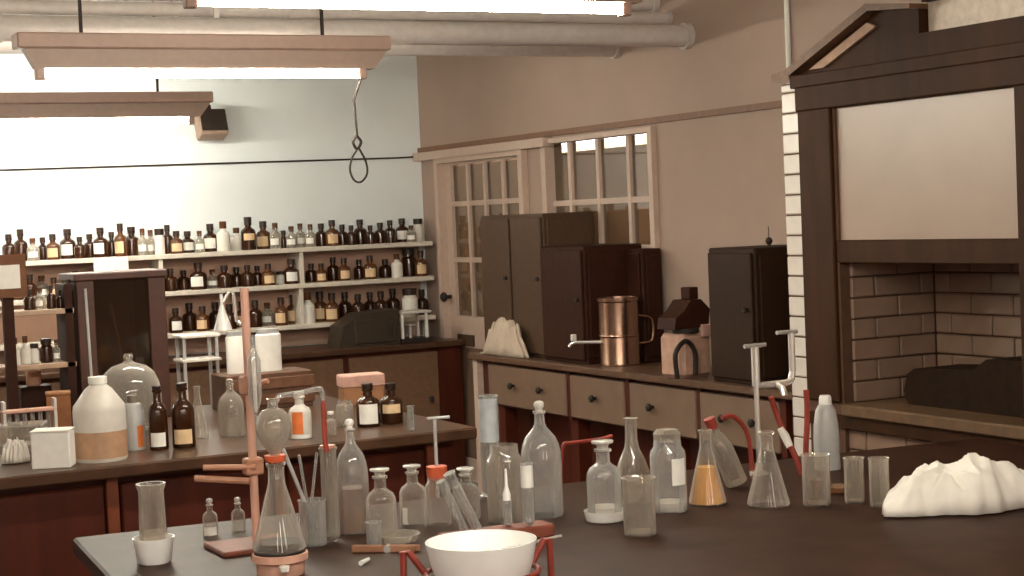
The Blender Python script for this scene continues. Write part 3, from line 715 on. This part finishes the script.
q = on_y(50, 347, RY-.09)
# box and papers in the far left corner
q = on_y(9, 277, 6.6)
t = thing('pale_notice', 'pale square card on a brown board at the far left edge', 'card', (q.x, 6.62, q.z))
MB().box(-.14, .07, .004, .02, -.08, .085).obj('board', mat('orange_brown_board', (112, 68, 38), .7, var=.15), t)
MB().box(-.045, .045, -.002, .003, -.045, .045).obj('card', PAPER, t)
MB().box(-.02, .02, .021, .05, -(q.z-BZ), .05).obj('support', BROWNBOX, t)
# test tube rack in front
p = on_mid(30, 440); s = mpp(p)
t = thing('test_tube_rack', 'wooden test tube rack left of the orange-brown box on island', 'rack', p, (0, 0, R(-3)))
MB().box(-.10, .10, -.03, .03, 0, .016, .002).obj('base', mat('orange_wood', (150, 86, 50), .6, var=.15), t)
MB().box(-.10, .10, -.025, .025, .105, .117, .002).obj('top_board', WOODP, t)
for x in (-.095, .088): MB().box(x, x+.012, -.025, .025, .016, .15, .002).obj('end_post', PLAST, t)
for i in range(6):
    pt = (-.07+.028*i, 0, .017)
    tt_ = thing('test_tube', 'clear test tube, %s from left in the island test tube rack' % ordinal(i+1), 'test tube', Vector(p)+Matrix.Rotation(R(-3), 3, 'Z')@Vector(pt), group='test tubes in the island rack')
    body('tube', .008, .085, GLASSB, tt_, 'tube', 12)
p = on_mid(60, 432)
t = thing('brown_carton', 'orange-brown carton between test tube rack and milky jug', 'carton', p, (0, 0, R(-12)))
MB().box(-.045, .045, -.04, .04, 0, .145, .003).obj('box', mat('orange_carton', (150, 96, 58), .7, var=.12), t)
MB().box(-.047, .047, -.042, .042, .146, .156, .002).obj('lid', CARD, t)
p = on_mid(36, 424)
t = thing('beige_pot', 'little beige pot on a block behind the test tube rack', 'pot', p)
MB().box(-.06, .06, -.05, .05, 0, .155, .003).obj('block', BROWNBOX, t)
MB().lathe([(0, .156), (.025, .156), (.03, .165), (.03, .215), (.02, .22), (.02, .23), (0, .23)], 16).obj('pot', mat('beige_pot', (196, 150, 120), .6), t)
# small low glass parts left of the cream-labelled bottle: little stool with glass
q = on_mid(200, 408)
t = thing('metal_trivet', 'small pale metal shelf stand behind the amber bottles', 'stand', (q.x, q.y, BZ))
for x in (-.07, .07):
    for y in (-.05, .05): MB().box(x-.006, x+.006, y-.006, y+.006, 0, .30).obj('leg', PLASTG, t)
for z in (.20, .30): MB().box(-.085, .085, -.065, .065, z, z+.012, .002).obj('plate', PLAST, t)

# ------------------------------------------------------------------ front bench
BX0, BX1, BY0, BY1 = .935, 3.70, 1.7, 4.26
BROT = R(-4.6)
t = thing('front_bench', 'dark bench crowded with glassware in the foreground', 'bench', (BX0, BY1, 0), (0, 0, BROT))
LX, LY = BX1-BX0, BY0-BY1
MB().box(0, LX, LY, 0, .855, BZ, .006).obj('bench_top', BLKTOP, t)
MB().box(.07, LX-.07, LY+.07, -.07, .08, .854).obj('carcass', REDWOOD, t)
y = LY+.1
while y < -.4:
    MB().box(.045, .069, y, y+.5, .12, .82, .005).obj('end_panel', REDWOOD, t); y += .56
G = 'glassware on the front bench'
# jar standing in a white dish
it = Item(154, 538, 566, 42)
t = thing('white_dish', 'white porcelain dish holding a glass jar at bench corner', 'dish', it.p)
body('dish', it.r, it.h, WHITEP, t, 'dish')
zj = BZ+.2*it.h+.001
t = thing('glass_jar', 'tall clear glass jar standing in the left white dish', 'jar', (it.p.x, it.p.y, zj))
hj = 74*it.m; rj = 14*it.m
MB().lathe([(0, 0), (rj*.9, 0), (rj, .006), (rj*.96, hj*.5), (rj*.9, hj*.9), (rj*1.05, hj*.97), (rj*1.05, hj), (rj*.9, hj), (rj*.82, hj*.9), (rj*.88, .01), (0, .008)], 24).obj('body', GLASS, t)
# two little stoppered bottles
for px, tp, bt, wd, lab, pap in ((210, 494, 537, 15, 'small stoppered bottle with bright white base label', True), (238, 493, 533, 14, 'small stoppered bottle just left of the conical flask', False)):
    t, r, h = vessel('small_bottle', lab, 'bottle', 'reagent', px, tp, bt, wd, GLASS, group=G, stop=.22)
    stopper(r*.42, h*.97, GLASSW, t, 'ball')
    if pap: wrap(r, h*.04, h*.30, PAPER, t, half=.95)
# clamp stand
pb = on_z(257, 546, BZ); s = mpp(pb)
zt = 1.0
for _ in range(1):
    d = ray(243, 288)
    # height at which a vertical through pb reaches image row 288
    lo, hi = BZ, 3
    for _k in range(40):
        mid = (lo+hi)/2; q = Vector((pb.x, pb.y, mid))-CAM
        if 288-F*q.dot(up)/q.dot(fw) > 288: lo = mid
        else: hi = mid
    zt = lo-BZ
def zrow(p, row):
    lo, hi = 0, 3
    for _k in range(40):
        mid = (lo+hi)/2; q = Vector((p.x, p.y, mid))-CAM
        if 288-F*q.dot(up)/q.dot(fw) > row: lo = mid
        else: hi = mid
    return lo
t = thing('clamp_stand', 'tall clamp stand with pinkish rod holding distillation glassware', 'clamp stand', pb)
MB().box(-.11, .07, -.09, .07, 0, .012, .003).obj('base', mat('red_brown_iron', (120, 62, 44), .6), t)
MB().tube([(0, 0, .012), (0, 0, zt)], 4.2*s, 10).obj('rod', WOODP, t)
zc1, zc2 = zrow(pb, 466)-BZ, zrow(pb, 385)-BZ
MB().box(-.022, .022, -.018, .018, zc1-.02, zc1+.02, .004).obj('boss', mat('bronze_clamp', (182, 130, 104), .5), t)
MB().tube([(.0, -.02, zc1), (-.11, .035, zc1+.004)], .007, 8).obj('clamp_arm', MATS['bronze_clamp'], t)
MB().tube([(-.02, -.03, zc1-.03), (-.13, .04, zc1-.02)], .008, 8).obj('clamp_arm', MATS['bronze_clamp'], t)
MB().box(-.02, .022, -.018, .018, zc2-.022, zc2+.022, .004).obj('boss', MATS['bronze_clamp'], t)
MB().tube([(0, 0, zc2), (.03, -.05, zc2+.01)], .006, 8).obj('clamp_arm', MATS['bronze_clamp'], t)
# hotplate with conical flask and dropping funnel
ph = on_z(281, 574, BZ); s = mpp(ph); r = 28*s; hh = 24*s
t = thing('hotplate', 'low round pinkish hotplate under the large conical flask', 'hotplate', ph)
MB().lathe([(0, 0), (r*.82, 0), (r*.86, .005), (r*.86, hh*.55), (r, hh*.62), (r, hh*.9), (r*.96, hh*.92), (0, hh*.92)], 28).obj('body', WOODP, t)
MB().lathe([(0, hh*.92), (r*.92, hh*.92), (r*.92, hh), (0, hh)], 28).obj('plate', BLKIRON, t)
MB().lathe([(0, 0), (.01, .004), (.012, .015), (0, .018)], 10, (-.2*r, -r*.95, hh*.25)).obj('dial', PAPER, t)
zf = BZ+hh+.0005
hf = zrow(ph, 462)-zf; rf = 26.5*s
t = thing('conical_flask', 'large conical flask on the hotplate under the dropping funnel', 'flask', (ph.x, ph.y, zf), group=G)
body('conical', rf, hf, GLASS, t, n=32)
fill('conical', rf, hf, .10, mat('dark_liquid', (52, 34, 24), .1), t)
zr = zrow(ph, 408)
t = thing('dropping_funnel', 'pear-shaped glass funnel with stem in the conical flask', 'funnel', (ph.x, ph.y, zf+hf*.80))
zz = zr-(zf+hf*.80); rr = 18*s; z_b = zrow(ph, 452)-(zf+hf*.80)
MB().lathe([(.004, 0), (.006, .0), (.007, z_b*.8), (rr*.35, z_b*1.0), (rr*.75, z_b+(zz-z_b)*.22), (rr*.98, z_b+(zz-z_b)*.48), (rr, z_b+(zz-z_b)*.6), (rr*.9, z_b+(zz-z_b)*.8), (rr*.6, z_b+(zz-z_b)*.95), (rr*.3, zz), (rr*.28, zz+.018), (rr*.38, zz+.02)], 28).obj('body', GLASSG, t)
MB().lathe([(0, -.0), (rr*.55, 0), (rr*.62, .014), (0, .014)], 16, (0, 0, hf*.2+.001)).obj('rubber_stopper', ORANGE, t)
# bent delivery tube with red rubber tail
def pth(pts, y): return [on_y(a, b_, y) for a, b_ in pts]
c = Vector((ph.x, ph.y, zr+.012))
pts = pth(((277, 400), (280, 396), (300, 393), (318, 389), (322, 392), (323, 402)), ph.y+.02)
t = thing('delivery_tube', 'bent glass delivery tube from the funnel to red rubber hose', 'tube', c)
MB().tube([p-c for p in smooth_path([c]+pts, 4)], .006, 8).obj('glass_tube', GLASSB, t)
pts2 = pth(((323, 400), (324, 420), (325, 440), (327, 452)), ph.y+.02)
MB().tube([p-c for p in smooth_path(pts2, 4)], .006, 8).obj('rubber_hose', RUBBER, t)
# vertical condenser held on the rod and dropping bulb above
cc = on_y(256, 412, pb.y-.05)
t = thing('condenser', 'upright glass condenser clamped beside the pinkish rod', 'condenser', cc)
h1 = on_y(253, 348, pb.y-.05).z-cc.z
MB().lathe([(.003, -.03), (.005, 0), (.012, .02), (.016, .04), (.016, h1*.8), (.010, h1*.9), (.006, h1), (.006, h1+.03)], 16).obj('jacket', GLASSB, t)
MB().tube([(0, 0, 0), (0, 0, h1)], .005, 8).obj('inner_tube', PAPER, t)
cc = on_y(223, 330, pb.y+.02)
t = thing('filter_funnel', 'small bright white funnel held left of the pinkish rod', 'funnel', cc)
MB().lathe([(.022, 0), (.021, .004), (.005, .055), (.004, .06), (.004, .085)], 18).obj('cone', WHITEP, t)
MB().tube([(0, 0, .06), (.02, 0, .09), (.03, 0, .085), (.034, 0, .02), (pb.x-cc.x-.012, pb.y-cc.y, .01)], .004, 6).obj('holder', CHROME, t)
# beaker of rods
t, r, h = vessel('rod_beaker', 'small beaker holding leaning glass stirring rods', 'beaker', 'beaker', 313, 500, 547, 27, GLASSB, group=G)
tb = t.location.copy()
for i, (tp, lab) in enumerate((((283, 449), 'long bluish glass rod leaning left out of the beaker'), ((299, 455), 'middle glass rod leaning in the beaker'), ((317, 452), 'nearly upright glass rod in the beaker'))):
    q = on_y(tp[0], tp[1], tb.y+.012*i)
    o = MB().tube([tb+Vector((.014-.014*i, .008*(i-1), .008)), q], .0048-.0008*(i > 0), 8).obj('stirring_rod', PLASTG if i == 0 else GLASSB)
    tag(o, lab, 'rod', 'stirring rods in the beaker')
# tall cylinder with red tube
t, r, h = vessel('tall_cylinder', 'narrow tall glass cylinder below the red rubber hose', 'cylinder', 'tube', 330, 448, 543, 17, GLASSG, group=G)
MB().lathe([(0, -.012), (r*.85, -.012), (r*.95, .006), (0, .006)], 16, (0, 0, h)).obj('stopper', MATS['bronze_clamp'], t)
# big round-shouldered bottle
t, r, h = vessel('round_bottle', 'large round-shouldered bottle with narrow neck and white stopper', 'bottle', 'round', 352, 420, 535, 33, GLASSB, group=G, stop=.05)
stopper(r*.27, h*.98, WHITEP, t, 'ball')
fill('round', r, h, .42, TEA, t)
def stop_bottle(px, tp, bt, wd, label, m=GLASS, k='flat', name='stoppered_bottle', stop=.1):
    t, r, h = vessel(name, label, 'bottle', 'reagent', px, tp, bt, wd, m, group=G, stop=stop)
    stopper(r*.42, h*.98, GLASSW, t, k); return t, r, h
t, r, h = stop_bottle(381, 466, 541, 31, 'clear bottle with flat stopper, right of the large round bottle')
t, r, h = stop_bottle(413, 463, 529, 28, 'clear bottle with flat stopper, left of orange-stoppered bottle')
wrap(r, h*.08, h*.36, PAPER, t, 'paper_strip', .22, CAMDIR-.75)
t, r, h = vessel('orange_stopper_bottle', 'clear bottle with orange rubber stopper and glass T tube', 'bottle', 'jar', 438, 471, 527, 26, GLASS, group=G)
stp = MB().lathe([(0, h*.84), (r*.68, h*.84), (r*.8, h*.93), (r*.8, h*1.08), (0, h*1.08)], 18).obj('rubber_stopper', ORANGE, t)
zt_ = zrow(t.location, 418)-BZ
MB().tube([(0, 0, h*.5), (0, 0, zt_)], .0045, 8).obj('glass_tube', PLASTG, t)
MB().tube([(-.02, 0, zt_), (.036, -.01, zt_)], .004, 8).obj('cross_tube', PLASTG, t)
t, r, h = stop_bottle(466, 467, 521, 28, 'clear bottle with flat stopper behind the leaning tubes')
# wooden tube block and tubes
p = on_z(500, 541, BZ); s = mpp(p)
t = thing('tube_block', 'low red-brown wooden block holding tubes behind white bowl', 'block', p, (0, 0, R(-2)))
L = 58*s
MB().box(-L*1.05, L*.95, -.035, .04, 0, .03, .004).obj('block', mat('red_block_wood', (128, 66, 48), .5, var=.2), t)
for a, b2, rad, lab in (((449, 473), (479, 528), 5, 'thick leaning glass tube behind the bowl'), ((441, 481), (466, 529), 4, 'thin leaning glass tube left of the thick one')):
    A = on_z(b2[0], b2[1]+4, BZ+.034); Bq = on_y(a[0], a[1], A.y)
    o = thing('leaning_tube', lab, 'tube', A, group='leaning tubes')
    MB().tube([(0, 0, 0), (Bq-A)*.06, Bq-A], [rad*s*.6, rad*s, rad*s], 12).obj('glass', GLASSB, o)
    MB().tube([(Bq-A)*.97, (Bq-A)*1.0], rad*s*1.25, 12).obj('rim', GLASSB, o)
for px, tp, bt, wd, lab, m in ((507, 468, 530, 9, 'slim dropper tube with bright white bulb', None), (528, 463, 530, 12, 'upright pale glass tube right of the dropper', GLASSB)):
    A = on_z(px+1, bt-4, BZ+.0305); s = mpp(A); hh = (bt-tp-4)*s
    o = thing('upright_tube', lab, 'tube', A, group='tubes standing on the wooden block')
    if m is None:
        body('tube', wd/2*s, hh*.45, GLASSB, o, 'tube', 14)
        MB().lathe([(0, hh*.36), (wd*.42*s, hh*.40), (wd*.45*s, hh*.55), (wd*.2*s, hh*.68), (wd*.12*s, hh*.98), (0, hh)], 14).obj('bulb', WHITEP, o)
    else:
        body('tube', wd/2*s, hh, m, o, 'tube', 14)
        MB().lathe([(wd*.52*s, hh*.62), (wd*.52*s, hh*.98)], 14).obj('paper_sleeve', PAPER, o)
# tall cylinder, wide bottle, big bottle
t, r, h = vessel('measuring_cylinder', 'tall bluish measuring cylinder rising above the clear bottles', 'cylinder', 'cylinder', 490, 396, 499, 19, GLASSB, group=G)
MB().lathe([(r*1.02, h*.55), (r*1.02, h*.98)], 20).obj('frosted_band', mat('frosted_glass', (190, 196, 200), .5), t)
t, r, h = vessel('wide_bottle', 'wide dusty clear bottle with short neck behind the dropper', 'bottle', 'jar', 505, 437, 524, 38, GLASSG, group=G)
t, r, h = vessel('big_bottle', 'big clear bottle with stopper standing left of the red hose', 'bottle', 'round', 541, 402, 519, 41, GLASSB, group=G, stop=.06)
stopper(r*.25, h*.98, GLASSW, t, 'ball')
# tripod, bowl and spatula
pbw = on_z(485, 634, BZ); s = mpp(pbw)
rb = 56*s
zb = .045
t = thing('tripod_ring', 'red iron tripod ring holding the white bowl', 'tripod', pbw)
zrg = zrow(pbw, 572)-BZ
ring = [(rb*1.01*math.cos(a), rb*1.01*math.sin(a), zrg) for a in [2*math.pi*i/36 for i in range(37)]]
MB().tube(ring, .005, 8, False).obj('ring', mat('red_iron', (134, 50, 36), .5), t)
zlg = zrow(pbw, 549)-BZ
for ang in (152, 2, 75):
    a = R(ang)
    MB().tube([(rb*1.01*math.cos(a), rb*1.01*math.sin(a), zrg), (rb*1.3*math.cos(a), rb*1.3*math.sin(a), zlg), (rb*1.4*math.cos(a), rb*1.4*math.sin(a), zlg), (rb*1.44*math.cos(a), rb*1.44*math.sin(a), .005)], .0065, 8).obj('leg', MATS['red_iron'], t)
zb = .012
hb = zrow(pbw, 540)-BZ-zb
t = thing('mixing_bowl', 'large white porcelain bowl at the front of the bench', 'bowl', (pbw.x, pbw.y, BZ+zb))
MB().lathe([(a*rb, z*hb) for a, z in PROF['bowl']], 40).obj('bowl', WHITEP, t)
A = Vector((pbw.x, pbw.y, BZ+zb+hb*.75)); Bq = on_y(561, 536, pbw.y+.05)
t = thing('spatula', 'metal spatula resting over the right rim of the bowl', 'spatula', A)
d = Bq-A
MB().tube([d*.2+Vector((0, 0, .01)), d], .0035, 8).obj('handle', CHROME, t)
MB().lathe([(0, -.002), (.022, 0), (.02, .003), (0, .002)], 14, tuple(d*.12+Vector((0, 0, .012)))).obj('blade', CHROME, t)
# wooden peg clamp with small vial
p = on_z(384, 552, BZ)
t = thing('wooden_peg', 'wooden test tube holder lying left of the bowl', 'holder', p, (0, 0, R(-38)))
MB().box(-.075, .075, -.008, -.001, .0, .016, .002).obj('jaw', mat('peg_wood', (150, 105, 78), .6), t)
MB().box(-.075, .085, .001, .008, .0, .016, .002).obj('jaw', MATS['peg_wood'], t)
MB().tube([(.01, -.011, .008), (.01, .011, .008)], .009, 10).obj('spring', CHROME, t)
t, r, h = vessel('short_vial', 'short bluish vial standing behind the wooden holder', 'vial', 'beaker', 374, 522, 548, 16, GLASSB, group=G)
it = Item(398, 530, 546, 46)
t = thing('watch_glass', 'shallow clear watch glass left of the white bowl', 'watch glass', it.p)
body('dish', it.r, .02, GLASS, t, 'dish')
p = on_z(361, 566, BZ)
tag(MB().tube([(0, 0, .006), (.03, .028, .007)], [.006, .004], 10).obj('glass_stub', WHITEP, None, p), 'short white stub lying left of the wooden holder', 'stub')
# bottle on white dish
it = Item(605, 502, 524, 43)
t = thing('white_dish', 'shallow white dish under the clear stoppered bottle at bench centre', 'dish', it.p)
body('plate', it.r, .026, WHITEP, t, 'dish')
it2 = Item(603, 437, 512, 36); zb2 = BZ+.026*.2+.001
t = thing('dish_bottle', 'clear stoppered bottle standing in the shallow white dish', 'bottle', (it.p.x, it.p.y, zb2))
hq = (zrow(it.p, 437)-zb2)*.90; rq = 17.5*it.m
body('reagent', rq, hq, GLASSB, t); fill('reagent', rq, hq, .16, POWDER, t, 'powder')
stopper(rq*.42, hq*.98, GLASSW, t, 'flat')
t, r, h = vessel('volumetric_flask', 'dusty long-necked flask behind the small beaker', 'flask', 'volumetric', 632, 418, 506, 38, GLASSG, group=G)
t, r, h = vessel('small_beaker', 'small clear beaker in front of the long-necked flask', 'beaker', 'beaker', 639, 478, 537, 33, GLASS, group=G)
t, r, h = vessel('labelled_jar', 'squat glass jar with blank white label, left of yellow flask', 'jar', 'jar', 668, 430, 514, 36, GLASSB, group=G)
wrap(r, h*.34, h*.66, PAPER, t, half=.45, ang=CAMDIR+.45); fill('jar', r, h, .12, POWDER, t, 'powder')
MB().lathe([(0, h*.86), (r*.74, h*.86), (r*.78, h*.95), (r*.6, h*1.0), (0, h*1.01)], 20).obj('lid', GLASSG, t)
t, r, h = vessel('yellow_flask', 'conical flask half full of yellow liquid', 'flask', 'conical', 706, 430, 507, 38, GLASS, group=G)
fill('conical', r, h, .50, YELLOW, t, k=.96)
# leaning grey bottle with red stopper
A = on_z(737, 487, BZ); s = mpp(A)
t = thing('leaning_bottle', 'grey bottle with red stopper leaning left behind yellow flask', 'bottle', A+Vector((0, 0, .012)), (R(-4), R(-22), 0))
MB().lathe([(0, 0), (11*s, 0), (11.5*s, .004), (11*s, 40*s), (8*s, 50*s), (5*s, 56*s), (5*s, 62*s)], 20).obj('body', GLASSG, t)
MB().lathe([(0, 60*s), (5*s, 60*s), (6*s, 72*s), (0, 72*s)], 14).obj('stopper', RUBBER, t)
t, r, h = vessel('conical_flask', 'clear conical flask in front of the metal tap post', 'flask', 'conical', 767, 432, 509, 43, GLASS, group=G)
# double tap
A = on_z(759.5, 474, BZ); s = mpp(A)
def zz_(row): return zrow(A, row)-BZ
zt, zm = zz_(347), zz_(386)
t = thing('bench_tap', 'chrome double water tap with T handles on front bench', 'tap', A)
MB().lathe([(0, 0), (.028, 0), (.028, .006), (.012, .012), (.010, .03)], 16).obj('flange', CHROME, t)
MB().tube([(0, 0, .006), (0, 0, zm)], .0075, 10).obj('post', CHROME, t)
MB().tube([(0, 0, zm), (0, 0, zt)], .012, 10).obj('valve_stem', CHROME, t)
MB().tube([(-.036, .0, zt+.004), (.036, -.0, zt+.004)], .006, 8).obj('handle', CHROME, t)
x2 = 40*s/math.cos(YAW)
MB().tube(smooth_path([(0, 0, zm), (x2*.5, 0, zm+.0), (x2*.9, 0, zm+.003), (x2, 0, zm+.03)], 5), .010, 10).obj('cross_pipe', CHROME, t)
MB().tube([(x2, 0, zm+.03), (x2, 0, zt+.03)], .010, 10).obj('second_stem', CHROME, t)
MB().tube([(x2-.05, 0, zt+.034), (x2+.02, -.0, zt+.034)], .006, 8).obj('handle', CHROME, t)
MB().tube([(x2*.55, 0, zm), (x2*.55, -.03, zm-.012), (x2*.55, -.035, zm-.03)], .010, 10).obj('nozzle', CHROME, t)
# red rubber hoses
def hose(name, label, pts, ydep, r, conn=None):
    P3 = [on_y(a, b_, ydep+dy) for a, b_, dy in pts]; c = P3[-1]
    t = thing(name, label, 'hose', c, group='red rubber hoses')
    MB().tube([p-c for p in smooth_path(P3, 6)], r, 10).obj('rubber_hose', RUBBER, t)
    if conn:
        q = [on_y(a, b_, ydep+dy)-c for a, b_, dy in conn]
        MB().tube(q, [r*1.1, r*1.5, r*1.2], 10).obj('connector', PAPER, t)
    return t
hose('red_hose', 'red rubber hose with white connector hanging from the tap nozzle', ((771, 397, 0), (777, 415, 0), (785, 435, -.02), (796, 458, -.05), (802, 476, -.06)), A.y-.03, .0085, ((780, 428, -.012), (785, 436, -.02), (790, 447, -.035)))
hose('red_hose', 'curved red rubber hose arching left of the tap post', ((722, 418, 0), (732, 416, 0), (742, 424, 0), (748, 436, 0), (751, 455, 0), (752, 470, .0)), A.y+.01, .007)
hose('red_hose', 'short red rubber hose hanging beside the white brick pier', ((806, 390, 0), (807, 405, 0), (807, 425, 0), (806, 445, 0), (806, 462, 0)), A.y-.05, .0085)
A2 = on_z(575, 478, BZ)
hose('red_hose', 'thin straight red hose passing behind the bottle in dish', ((612, 436, 0), (600, 439, 0), (586, 441, 0), (570, 443, 0), (563, 446, 0), (561, 470, 0), (561, 486, 0)), A2.y-.05, .005)
# wash bottle
it = Item(826, 396, 471, 26)
t = thing('wash_bottle', 'grey plastic wash bottle with white cap near brick pier', 'bottle', it.p)
r, h = it.r, it.h
MB().lathe([(0, 0), (r, 0), (r, h*.4), (r*.95, h*.6), (r*.78, h*.8), (r*.55, h*.87), (r*.4, h*.89)], 22).obj('body', PLASTG, t)
MB().lathe([(0, h*.88), (r*.5, h*.88), (r*.48, h*.97), (r*.4, h), (0, h)], 18).obj('cap', WHITEP, t)
t, r, h = vessel('liquid_beaker', 'small beaker with pale liquid in front of wash bottle', 'beaker', 'beaker', 816, 455, 507, 28, GLASS, group=G)
fill('beaker', r, h, .5, TEA, t)
it = Item(824, 488, 505, 56)
t = thing('petri_dish', 'shallow pinkish glass dish right of the liquid beaker', 'dish', on_z(838, 492, BZ))
body('dish', 15*it.m, .016, TEA, t, 'dish')
t, r, h = vessel('glass_tumbler', 'clear glass tumbler left of the other one beside white cloth', 'tumbler', 'beaker', 854, 458, 504, 20, GLASS, group=G)
t, r, h = vessel('glass_tumbler', 'clear glass tumbler right beside the white cloth', 'tumbler', 'beaker', 879, 458, 508, 20, GLASS, group=G)
# big crumpled cloth
p = on_z(962, 508, BZ)
crumple('white_cloth', 'big crumpled white cloth at the right end of the bench', 'cloth', p, .215, .10, .125, CLOTH, 21, R(-14), lambda u, v: .72+.28*max(math.exp(-((u+.35)/.25)**2)*.7, math.exp(-((u-.15)/.3)**2), .5 if u > .2 else 0))
